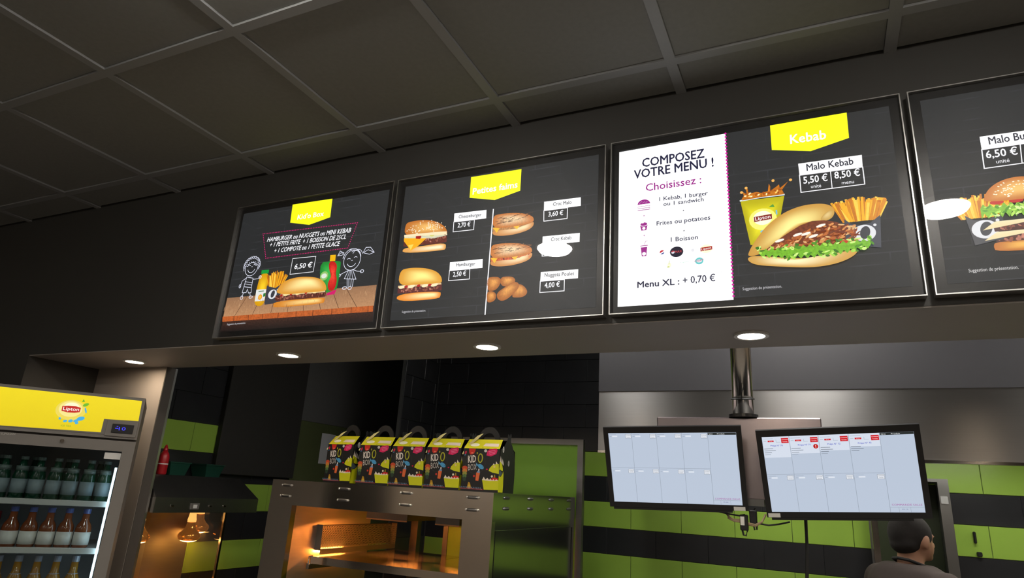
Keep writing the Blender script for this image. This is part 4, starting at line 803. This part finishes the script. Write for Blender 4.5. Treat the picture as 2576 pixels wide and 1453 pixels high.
    p.poly([(96.6,48.4),(165.4,46.7),(171.9,50.2),(171.8,10.7),(107.4,9.7)], LIME); p.poly([(96.7,46.8),(103.4,59.6),(111.9,49.1),(121,56.1),(129.2,48.3),(134.4,55.1),(142.6,47.2),(147.7,56.3),(155.9,47.9),(162.9,54.7),(169.2,46.8),(131.4,44.4)], CRM); p.poly([(134.7,51.8),(149.4,59),(167.7,56.5),(168.9,50.1),(159.3,52.3),(154.8,46.8),(149,53.1),(143.4,47.3)], rgb(200,26,30)); p.ell(*[(140.7,62.5)][0], 4.5, 4.5, rgb(225,215,190)); p.poly([(149.4,59),(150.9,69.5),(154.6,70.7),(157,58.7)], rgb(150,130,40))
    p.poly([(27.8,11.2),(33.4,36.6),(41.4,34.3),(50.1,11)], rgb(170,130,30)); p.ell(*[(39,17.7)][0], 5, 9, rgb(205,165,50)); p.line([(-3.7,10.6),(105.5,9.6)], 4.5, rgb(110,22,44)); p.dots([(-4.2,16.2),(99.3,14.8)], 8, 2.6, rgb(90,120,150), False); p.dots([(-3.7,10.9),(103.5,10.4)], 6, 1.2, rgb(210,180,180), False)
    p.build('front_print', INK, t, (0, -.0002, 0))
    p = Print(2)    # badges on the sloping lid
    p.ell(46, 20, 22, 9, rgb(238,236,215)); p.dots([(32,20),(60,20)], 5, 1.2, rgb(190,190,120), False); p.poly([(86,14),(158,12),(156,30),(92,30)], rgb(226,212,200)); p.ell(88, 6, 3, 3, rgb(170,176,20)); p.ell(10, 34, 4, 3, rgb(160,170,20))
    p.build('lid_print', INK, t, (0,-.0004,.1722), (math.radians(-40.4), 0, 0))
    p = Print(2)    # right side panel
    p.poly([(0,2),(2,124),(14,120),(26,112),(34,96),(36,88),(22,88),(0,96),(0,62),(20,64),(34,76),(38,86),(44,74),(46,30),(44,2)], LIME); p.poly([(0,66),(20,66),(32,78),(0,92)], rgb(70,84,90))
    for k in range(4): p.poly([(4+k*9,122-k*3),(8+k*10,146-k*5),(12+k*9,120-k*4)], CRM)
    p.ell(30, 172, 8, 13, rgb(190,188,182)); p.dots([(26,176),(34,176)], 4, 1.4, DK, False); p.dots([(26,168),(34,168)], 4, 1.4, DK, False); p.ell(88, 120, 8, 12, rgb(150,150,146)); p.dots([(84,120),(92,120)], 4, 1.4, DK, False)
    p.build('side_print', INK, t, (.1712, 0, 0), (0, 0, math.pi/2))
    return t
def copy_tree(o, parent=None):
    c = o.copy(); COL.objects.link(c); c.parent = parent
    for ch in list(o.children): copy_tree(ch, c)
    return c
mb0 = meal_box(True); spots = [(.888,.617,0), (.706,.617,0), (.526,.617,0), (.348,.617,0), (.152,.630,-8)]
for i, (x, y, a) in enumerate(spots):
    o = mb0 if i == 0 else copy_tree(mb0)
    o.location = (x, y, 1.5925); o.rotation_euler.z = math.radians(a)
    o['label'] = {0: 'black and lime children meal box on the warmer, beside the framed lime panel', 4: 'black and lime children meal box turned slightly, in front of the paper notice'}.get(i, 'black and lime children meal box standing between two others on the warmer')

# ---------------------------------------------------------------- dark duct casing on the left kitchen wall
o = MB().bbox(-1.0, -.96, .985, 1.635, 1.60, CZ-.001, .004).build('duct_casing', mat('dark_casing', (.022,.021,.019), .7, var=.15)); tag(o, 'tall matt black duct casing on the left tiled kitchen wall', 'duct')
nt_ = thing('paper_notice', 'white printed paper sheet stuck on the olive panel behind the meal boxes', 'notice', (-.9975, 1.90, 1.713)); nt_.rotation_euler.z = math.pi/2
MB().box(0, .15, -.0008, 0, 0, .212).build('sheet', mat('notice_paper', (.62,.64,.68), .7, var=.03), nt_)
p = Print(12)
for k in range(17): p.line([(12,190-k*10.5),(138-(k*37 % 40),190-k*10.5)], 2.6, rgb(120,124,132) if k % 4 else rgb(60,70,120))
p.line([(12,201),(138,201)], 5, rgb(90,94,104)); p.ell(112, 160, 14, 10, rgb(200,120,110)); p.build('notice_print', INK, nt_)

# ---------------------------------------------------------------- heat lamp station beside the pillar
st = thing('heat_lamp_station', 'steel fry station with heat lamps behind glass beside the pillar', 'food warmer', (-.99, .47, 0))
MB().box(0, .25, 0, .67, .10, .95).build('base_unit', M_STEELD, st)
for x, y in ((.03,.04),(.22,.04),(.03,.63),(.22,.63)): MB().lathe([(.018,0),(.018,.10)], (x,y,0), 10).build('leg', M_STEEL, st)
M_HOODS = mat('station_steel', (.42,.42,.40), .3, 1.0, var=.06)
MB().box(.248, .25, 0, .67, 1.40, 1.473).box(0, .248, .668, .67, 1.40, 1.473).box(0, .248, 0, .002, 1.40, 1.473).build('hood_band', M_HOODS, st)
MB().add([(.25,0,1.473),(.25,.67,1.473),(.0,.67,1.473),(.0,0,1.473),(.15,.0,1.580),(.15,.60,1.580),(0,.60,1.580),(0,0,1.580)], [(0,1,5,4),(1,2,6,5),(4,5,6,7),(2,3,7,6),(3,0,4,7),(3,2,1,0)]).build('hood_top', M_STEELD, st)
for y, w_ in ((.10,.010),(.235,.028),(.335,.010),(.43,.010)):
    if w_ > .02:
        q = MB().bbox(.249, .256, y-w_, y+w_, 1.415, 1.447, .002).build('switch', M_GREYP, st); MB().box(.256, .2575, y-.012, y+.012, 1.422, 1.440).build('switch_rocker', M_WHITEP, q)
    else: MB().bbox(.249, .255, y-w_, y+w_, 1.428, 1.438, .002).build('rivet', M_STEEL, st)
for y in (.20, .33, .46, .58):
    for k in range(3): MB().bbox(.205-.04*k, .212-.04*k, y-.005+k*.004, y+.005+k*.004, 1.500+.032*k, 1.508+.032*k, .002).build('rivet', M_STEEL, st)
MB().box(.244, .248, .0, .445, .95, 1.40).build('glass_front', mat_glass('station_glass', (.93,.90,.86), dirt=.06), st)
MB().box(.240, .252, .445, .458, .95, 1.40).build('glass_post', M_STEEL, st); MB().box(.0, .248, .452, .456, .95, 1.40).build('glass_side', MATS['station_glass'], st)
MB().box(.0, .004, .0, .445, .96, 1.399).build('back_panel', mat('warm_back_steel', (.30,.24,.17), .5, 1.0, var=.1, scale=8, stretch=(1,1,12)), st)
M_BULBG = mat('amber_bulb_glass', (.75,.36,.10), .16, 1.0, emit=((1.0,.34,.06), .15), var=.15, scale=14)
M_BULBF = mat('bulb_face_glow', (.5,.3,.1), .3, emit=((1.0,.52,.14), L_HEAT*.9), var=0)
M_NECK = mat('bulb_neck_glow', (.6,.3,.08), .3, emit=((1.0,.50,.13), 1.5), var=0)
for x, y, z in ((.13,.340,1.247),(.075,.435,1.285),(.13,.035,1.252)):
    b = MB().lathe([(.010,.005),(.040,.004),(.053,.013),(.058,.027),(.053,.040),(.036,.055),(.025,.072),(.021,.098)], (x,y,z), 24).build('heat_lamp', M_BULBG, st, True)
    MB().lathe([(.004,.0),(.027,.003),(.041,.0085),(.041,.0088)], (x,y,z-.004), 24).build('lamp_face', M_BULBF, b, True)
    MB().lathe([(.0215,.098),(.0225,.110),(.019,.126),(.016,1.40-z)], (x,y,z), 16).build('lamp_socket', M_NECK, b, True)
tr = thing('fry_tray', 'steel tray of golden fries lit by the heat lamps', 'tray', (-.865, .80, .952))
MB().ring(rect(-.115,.107,-.14,.11), rect(-.11,.102,-.135,.105), 0, .07, 'z').box(-.115,.107,-.14,.11,0,.004).build('pan', M_STEEL, tr)
fm = MB()
for k in range(170):
    a = random.uniform(0, math.pi); x, y = random.uniform(-.075,.065), random.uniform(-.10,.07); z = .010+random.random()*.10*(1-abs(x)/.16)*(1-abs(y)/.2); l = random.uniform(.02,.032); tl = random.uniform(-.4,.4)
    dx, dy, dz = math.cos(a)*math.cos(tl)*l, math.sin(a)*math.cos(tl)*l, math.sin(tl)*l; z = max(z, abs(dz)+.010)
    fm.tube([(x-dx,y-dy,z-dz),(x+dx,y+dy,z+dz)], .0045, 4)
tag(fm.build('fries', mat('golden_fries', (.80,.42,.08), .5, var=.2), tr), kind='stuff')
M_BIN = mat('dark_green_bin', (.010,.055,.038), .35, var=.1)
for y, lab in ((.662,'dark green plastic tub on the heat lamp station, beside the red bottle'), (.89,'dark green plastic tub on the heat lamp station, away from the red bottle')):
    t = thing('plastic_tub', lab, 'tub', (-.915, y, 1.5805), group='green tubs on the station')
    o1 = rect(-.052,.052,-.046,.046); o2 = rect(-.064,.064,-.062,.062); q = MB()
    q.add([(a,b,0) for a,b in o1]+[(a,b,.062) for a,b in o2]+[(a*.92,b*.92,.062) for a,b in o2]+[(a*.92,b*.92,.004) for a,b in o1], [(3,2,1,0)]+[(i,(i+1)%4,4+(i+1)%4,4+i) for i in range(4)]+[(4+i,4+(i+1)%4,8+(i+1)%4,8+i) for i in range(4)]+[(8+i,8+(i+1)%4,12+(i+1)%4,12+i) for i in range(4)]+[(12,13,14,15)]); q.build('bowl', M_BIN, t)
    MB().ring(rect(-.068,.068,-.066,.066), rect(-.060,.060,-.058,.058), .062, .068, 'z').build('rim', M_BIN, t)
rb = thing('red_bottle', 'red plastic squeeze bottle on the heat lamp station beside the pillar', 'bottle', (-.862, .562, 1.5805))
MB().lathe([(.022,0),(.026,.006),(.026,.085),(.021,.105),(.012,.118)], n=18).build('body', mat('red_plastic', (.42,.012,.02), .35), rb, True); MB().lathe([(.0125,.116),(.0125,.126),(.004,.150)], n=14).build('nozzle', MATS['red_plastic'], rb, True)
MB().lathe([(.0265,.05),(.0265,.056)], n=18).build('band', M_WHITEP, rb)

# ---------------------------------------------------------------- drinks fridge in front of the pillar
FA = math.radians(53); fr = thing('drinks_fridge', 'grey glass door drinks fridge with a glowing yellow header sign', 'fridge', (-.7482+.2126, -.2435-.0, 0), FA)
fr.location = (-.323-.324*math.cos(FA), .001-.324*math.sin(FA), 0)
M_FG = mat('fridge_grey', (.20,.185,.17), .45, var=.04); M_FI = mat('fridge_liner', (.55,.57,.60), .5, var=.03)
w2 = .324
MB().box(-w2, -w2+.02, .03, .52, .06, 1.70).box(w2-.02, w2, .03, .52, .06, 1.70).box(-w2+.02, w2-.02, .50, .52, .06, 1.70).box(-w2+.02, w2-.02, .03, .50, .06, .10).box(-w2, w2, .03, .52, 1.70, 1.886).build('body', M_FG, fr)
MB().box(-w2+.021, w2-.021, .492, .499, .101, 1.699).build('liner', M_FI, fr)
for x, y in ((-.28,.07),(.28,.07),(-.28,.47),(.28,.47)): MB().lathe([(.022,0),(.018,.06)], (x,y,0), 12).build('foot', M_BLACKP, fr)
hd = MB().box(-w2, w2, -.004, .03, 1.714, 1.886).build('header', M_FG, fr)
sg = MB().box(-w2+.012, w2-.012, -.006, -.004, 1.727, 1.874).build('sign_box', M_FG, fr)
p = Print(3)
YS = rgb(232,205,10,1.0); p.poly([(-312,1727),(191,1733.6),(191.3,1787.4),(314.9,1790.6),(311.9,1874),(-312,1874)], YS, 0, rgb(238,214,12,1.05))
x, z = [(71.1,1810.1)][0]; p.ell(x, z, 52, 40, rgb(240,218,90,1.0), n=28); p.ell(x-2, z+4, 40, 31, rgb(244,228,140,1.05), n=28); p.ell(x, z+10, 27, 20, rgb(250,240,200,1.1), n=24)
p.poly([(x-31,z-6),(x-10,z-10),(x+14,z-9),(x+31,z-5),(x+32,z+12),(x+14,z+17),(x-12,z+16),(x-32,z+13)], rgb(196,30,22)); p.text('Lipton', [(x-27,z-2),(x+27,z-1)], 12.5, rgb(250,248,240,1.1), .02)
p.ell(x+46, z+26, 11, 6, rgb(110,185,40), rot=30); p.poly([(x+30,z+36),(x+34,z+48),(x+40,z+38)], rgb(90,170,40)); 
for a, b, r1, r2 in ((50,4,3,12),(40,-30,14,8),(26,-40,9,6),(8,-42,8,6),(-10,-44,7,5),(30,-48,6,5),(-30,-36,4,5)): p.ell(x+a, z+b, r1, r2, rgb(70,175,225), rot=20)
p.text('ICE TEA', [(x-20,z-66),(x+14,z-65)], 6.5, rgb(130,165,40), .01); p.build('sign_print', EMIT, sg, (0,-.006,0))
ct_ = MB().bbox(.205, .318, -.010, -.006, 1.722, 1.786, .0015).build('control_panel', M_FG, hd); cp = MB().bbox(.226, .304, -.014, -.010, 1.736, 1.772, .001).build('temperature_display', M_BLACKP, fr)
p = Print(3); BL = rgb(60,60,255,1.3); p.line([(238,754),(250,754)], 2.5, BL); p.text('10', [(252,747),(276,748)], 13, BL, .012); p.line([(242,762),(248,762)], 2, BL); q = p.build('digits', EMIT, cp, (0,-.0141,1.0))
p = Print(3); p.text('TUMASAN', [(-134,1694.1),(-88.1,1698.2)], 8, rgb(190,188,180), .01); p.build('maker_lettering', INK, fr, (0,-.0015,0))
MB().ring(rect(-w2, w2, .08, 1.706), rect(-w2+.043, w2-.043, .14, 1.664), 0, .028).build('door_frame', M_FG, fr)
MB().lathe([(.007,0),(.007,.010)], n=12).build('key_lock', M_STEEL, fr).matrix_local = Matrix.Translation((.068, 0, 1.690)) @ Matrix.Rotation(math.pi/2, 4, 'X')
MB().box(-w2+.043, w2-.043, .010, .014, .14, 1.664).build('door_glass', mat_glass('fridge_glass', (.80,.84,.84), gloss=1.0, rough=.01), fr)
MB().box(.222, .280, .0075, .0095, 1.632, 1.657).build('sticker', M_WHITEP, fr)
M_LED = mat('led_strip_glow', (.8,.9,1), .4, emit=((.62,.86,1.0), 6.0), var=0)
MB().box(.268, .276, .036, .048, .14, 1.60).build('led_strip', M_LED, fr)
M_SHELF = mat('shelf_wire_white', (.62,.62,.60), .4, var=.03)
for z in (1.462, 1.285, 1.06):
    MB().box(-.30, .30, .065, .49, z-.004, z).build('shelf', M_SHELF, fr); MB().bbox(-.30, .278, .052, .065, z-.018, z+.004, .002).build('shelf_edge', M_SHELF, fr)
M_GGL = mat('green_bottle_glass', (.004,.045,.022), .10, spec=.7, var=.2); M_GLAB = mat('blue_grey_label', (.24,.30,.33), .5, var=.15, scale=50); M_CAPW = mat('pale_cap', (.13,.17,.16), .4)
M_TEA = mat('amber_tea', (.20,.055,.018), .12, spec=.7, var=.25); M_WLAB = mat('white_label', (.75,.74,.70), .5, var=.06); M_CAPB = mat('blue_cap', (.10,.14,.40), .3); M_CLEAR = mat('pale_neck', (.30,.32,.40), .15, spec=.8)
M_TEA2 = mat('golden_drink', (.30,.14,.012), .12, spec=.7, var=.25)
def bottle(name, label, group, prof, lab, cap, mats, loc, badge=None):
    t = thing(name, label, 'bottle', loc, FA, group)
    MB().lathe(prof, n=18).build('body', mats[0], t, True)
    MB().lathe([(lab[0]+.0006, lab[1]), (lab[0]+.0006, lab[2])], n=18).build('label', mats[1], t, True)
    MB().lathe([(cap[0], cap[1]), (cap[0], cap[2])], n=14).build('cap', mats[2], t)
    if badge: MB().lathe([(badge[0], badge[1]), (badge[0], badge[2])], n=18).build('neck_label', mats[3], t, True)
    return t
def fl(x, y, z): c, s_ = math.cos(FA), math.sin(FA); return (fr.location.x+x*c-y*s_, fr.location.y+x*s_+y*c, z)
G1 = [(.022,0),(.026,.004),(.026,.085),(.022,.105),(.013,.128),(.0115,.150)]
protos = {}
def place(kind, maker, x, y, z):
    if kind not in protos: protos[kind] = maker(fl(x, y, z)); return
    c = copy_tree(protos[kind]); c.location = fl(x, y, z)
for k in range(8):
    place('g', lambda L: bottle('green_bottle', 'dark green glass bottle with a blue grey label on the top fridge shelf', 'green bottles in the fridge', G1, (.026,.022,.075), (.0135,.148,.160), (M_GGL, M_GLAB, M_CAPW, M_CAPW), L, (.0215,.106,.124)), .238-.0575*k, .10, 1.4625)
for k in range(4): place('g', None, .210-.0575*k*2, .165, 1.4625)
G2 = [(.024,0),(.0285,.004),(.0285,.072),(.025,.086),(.014,.104),(.012,.132)]
for k in range(5):
    place('t', lambda L: bottle('tea_bottle', 'amber drink bottle with a white label and dark blue cap on the middle shelf', 'amber bottles in the fridge', G2, (.0285,.012,.060), (.0135,.130,.148), (M_TEA, M_WLAB, M_CAPB), L), .205-.0605*k, .10, 1.2855)
rc = thing('red_carton', 'red drink carton beside the amber bottles in the fridge', 'carton', fl(-.108, .11, 1.2855), FA)
MB().bbox(-.027, .027, -.027, .027, 0, .128, .002).build('body', MATS['red_plastic'], rc); MB().box(-.020, .020, -.0278, -.0272, .030, .100).build('label', M_WLAB, rc)
for k in range(5):
    place('y', lambda L: bottle('golden_bottle', 'golden drink bottle with a tall pale neck on the low shelf', 'golden bottles in the fridge', [(.026,0),(.030,.005),(.030,.095),(.026,.112),(.014,.140),(.012,.176)], (.030,.02,.075), (.0135,.174,.196), (M_TEA2, M_GLAB, M_CLEAR, M_CLEAR), L, (.0185,.128,.132)), .205-.0625*k, .10, 1.0605)

# ---------------------------------------------------------------- person in the kitchen (seen from behind, looking away)
def sph(mb, c, r, n=14):
    """closed ellipsoid; r may be three radii"""
    r = r if isinstance(r, (tuple, list)) else (r, r, r); vs = []; m = n//2+1
    for j in range(1, m):
        a = math.pi*j/m
        for k in range(n): b = 2*math.pi*k/n; vs.append((c[0]+r[0]*math.sin(a)*math.cos(b), c[1]+r[1]*math.sin(a)*math.sin(b), c[2]+r[2]*math.cos(a)))
    t0 = len(vs); vs += [(c[0],c[1],c[2]+r[2]), (c[0],c[1],c[2]-r[2])]
    fs = [(j*n+k, (j+1)*n+k, (j+1)*n+(k+1)%n, j*n+(k+1)%n) for j in range(m-2) for k in range(n)]
    fs += [(t0, k, (k+1)%n) for k in range(n)]+[(t0+1, (m-2)*n+(k+1)%n, (m-2)*n+k) for k in range(n)]
    mb.add(vs, fs)
def limb(mb, pts, rs):
    mb.tube(pts, rs, 14)
    for p_, r_ in zip(pts, rs): sph(mb, p_, r_*.995)
def loft(mb, secs, n=20):
    """secs: (z, cx, cy, rx, ry)"""
    vs = [(cx+rx*math.cos(2*math.pi*k/n), cy+ry*math.sin(2*math.pi*k/n), z) for z, cx, cy, rx, ry in secs for k in range(n)]; m = len(secs)
    mb.add(vs, [(j*n+k, j*n+(k+1)%n, (j+1)*n+(k+1)%n, (j+1)*n+k) for j in range(m-1) for k in range(n)]+[tuple(range(n-1,-1,-1)), tuple((m-1)*n+k for k in range(n))])
def fuse(o, vox, it=6):
    m = o.modifiers.new('fuse', 'REMESH'); m.mode = 'VOXEL'; m.voxel_size = vox; m.use_smooth_shade = True
    s_ = o.modifiers.new('soften', 'SMOOTH'); s_.iterations = it; s_.factor = .5
# local frame: +x is where the person faces, +y is the person's left, height 1.60
pe = thing('person', 'person in a brown shirt and black neck strap working with back turned', 'person', (2.565, 1.58, 0), math.radians(38))
M_SKIN = mat('skin', (.42,.22,.14), .5, var=.08, scale=20); M_SHIRT = mat('brown_shirt', (.034,.022,.018), .85, var=.12, scale=80); M_HAIR = mat('dark_hair', (.018,.015,.014), .95, var=.3, scale=120); M_TROU = mat('black_trousers', (.02,.02,.022), .85, var=.15)
b = MB()
loft(b, [(.78,0,0,.105,.150),(.88,0,0,.115,.165),(.98,0,0,.105,.150),(1.08,.005,0,.105,.150),(1.22,.010,0,.115,.170),(1.32,.0,0,.105,.180),(1.375,-.008,0,.075,.130),(1.400,-.010,0,.056,.075)])
limb(b, [(-.008,0,1.34),(.000,0,1.40),(.012,0,1.455)], [.056,.050,.052])
HX = .030      # head, bowed a little forward
sph(b, (HX-.012, 0, 1.522), (.088,.072,.082), 20); sph(b, (HX+.022, 0, 1.478), (.062,.058,.064), 16); sph(b, (HX+.062, 0, 1.436), (.022,.026,.018), 12)
limb(b, [(HX+.074,0,1.512),(HX+.094,0,1.482)], [.009,.014]); sph(b, (HX+.074,0,1.458), (.012,.024,.007), 12); sph(b, (HX+.072,0,1.449), (.012,.021,.006), 12)
for s_ in (-1, 1):
    sph(b, (HX-.004, s_*.073, 1.497), (.019,.009,.030), 12); sph(b, (HX+.062, s_*.028, 1.522), (.014,.022,.007), 10)
    limb(b, [(0,s_*.172,1.325),(.02,s_*.220,1.06),(.13,s_*.19,1.02),(.17,s_*.17,1.03)], [.050,.040,.030,.026])
    for k, (dy, l) in enumerate(((-.030,.070),(-.010,.080),(.010,.076),(.028,.060))): limb(b, [(.185,s_*.17+dy*.8,1.03),(.220,s_*.17+dy,1.032),(.220+l*.5,s_*.17+dy,1.022),(.220+l,s_*.17+dy*1.05,1.002)], [.014,.0095,.0085,.0075])
    sph(b, (.202, s_*.17, 1.03), (.036,.036,.016), 12); limb(b, [(.182,s_*.14,1.028),(.212,s_*.122,1.02),(.238,s_*.118,1.012)], [.013,.010,.009])
    limb(b, [(0,s_*.085,.84),(.01,s_*.090,.48),(-.01,s_*.090,.09)], [.088,.058,.040]); limb(b, [(-.03,s_*.09,.045),(.09,s_*.095,.035),(.16,s_*.10,.030)], [.042,.036,.026])
bo = b.build('body', M_SKIN, pe); fuse(bo, .0075, 5)
h = MB()       # close-cropped hair and cap
sph(h, (HX-.016, 0, 1.530), (.092,.077,.084), 22); sph(h, (HX-.048, 0, 1.492), (.052,.066,.052), 16)
hb = h.build('hair', M_HAIR, bo); fuse(hb, .008, 4)
for s_ in (-1, 1):
    e = MB(); sph(e, (HX+.058, s_*.028, 1.507), (.009,.012,.006), 10); e.build('eye', M_WHITEP, bo)
s = MB()       # short-sleeved shirt
loft(s, [(.80,0,0,.125,.170),(.90,0,0,.130,.180),(1.02,0,0,.122,.168),(1.12,.005,0,.122,.172),(1.24,.008,0,.135,.200),(1.335,.0,0,.125,.212),(1.385,-.008,0,.096,.165),(1.408,-.010,0,.078,.112)], 28)
for s_ in (-1, 1): limb(s, [(0,s_*.172,1.325),(.004,s_*.210,1.20),(.010,s_*.218,1.10)], [.070,.066,.062])
so = s.build('shirt', M_SHIRT, bo); fuse(so, .009, 6)
MB().tube([(.07,.075,1.380),(.0,.064,1.408),(-.044,.042,1.424),(-.058,0,1.428),(-.044,-.042,1.424),(.0,-.064,1.408),(.07,-.075,1.380)], .0065, 8).build('neck_strap', M_BLACKM, bo)
tq = MB()
loft(tq, [(.76,0,0,.122,.166),(.84,0,0,.126,.172),(.92,0,0,.122,.168)])
for s_ in (-1, 1): limb(tq, [(0,s_*.085,.82),(.01,s_*.090,.48),(-.01,s_*.090,.09)], [.096,.070,.056])
to = tq.build('trousers', M_TROU, bo); fuse(to, .010, 4)
for s_ in (-1, 1):
    q = MB(); limb(q, [(-.04,s_*.09,.048),(.09,s_*.095,.046),(.165,s_*.10,.042)], [.048,.044,.036]); q.build('shoe', M_BLACKP, bo, True)
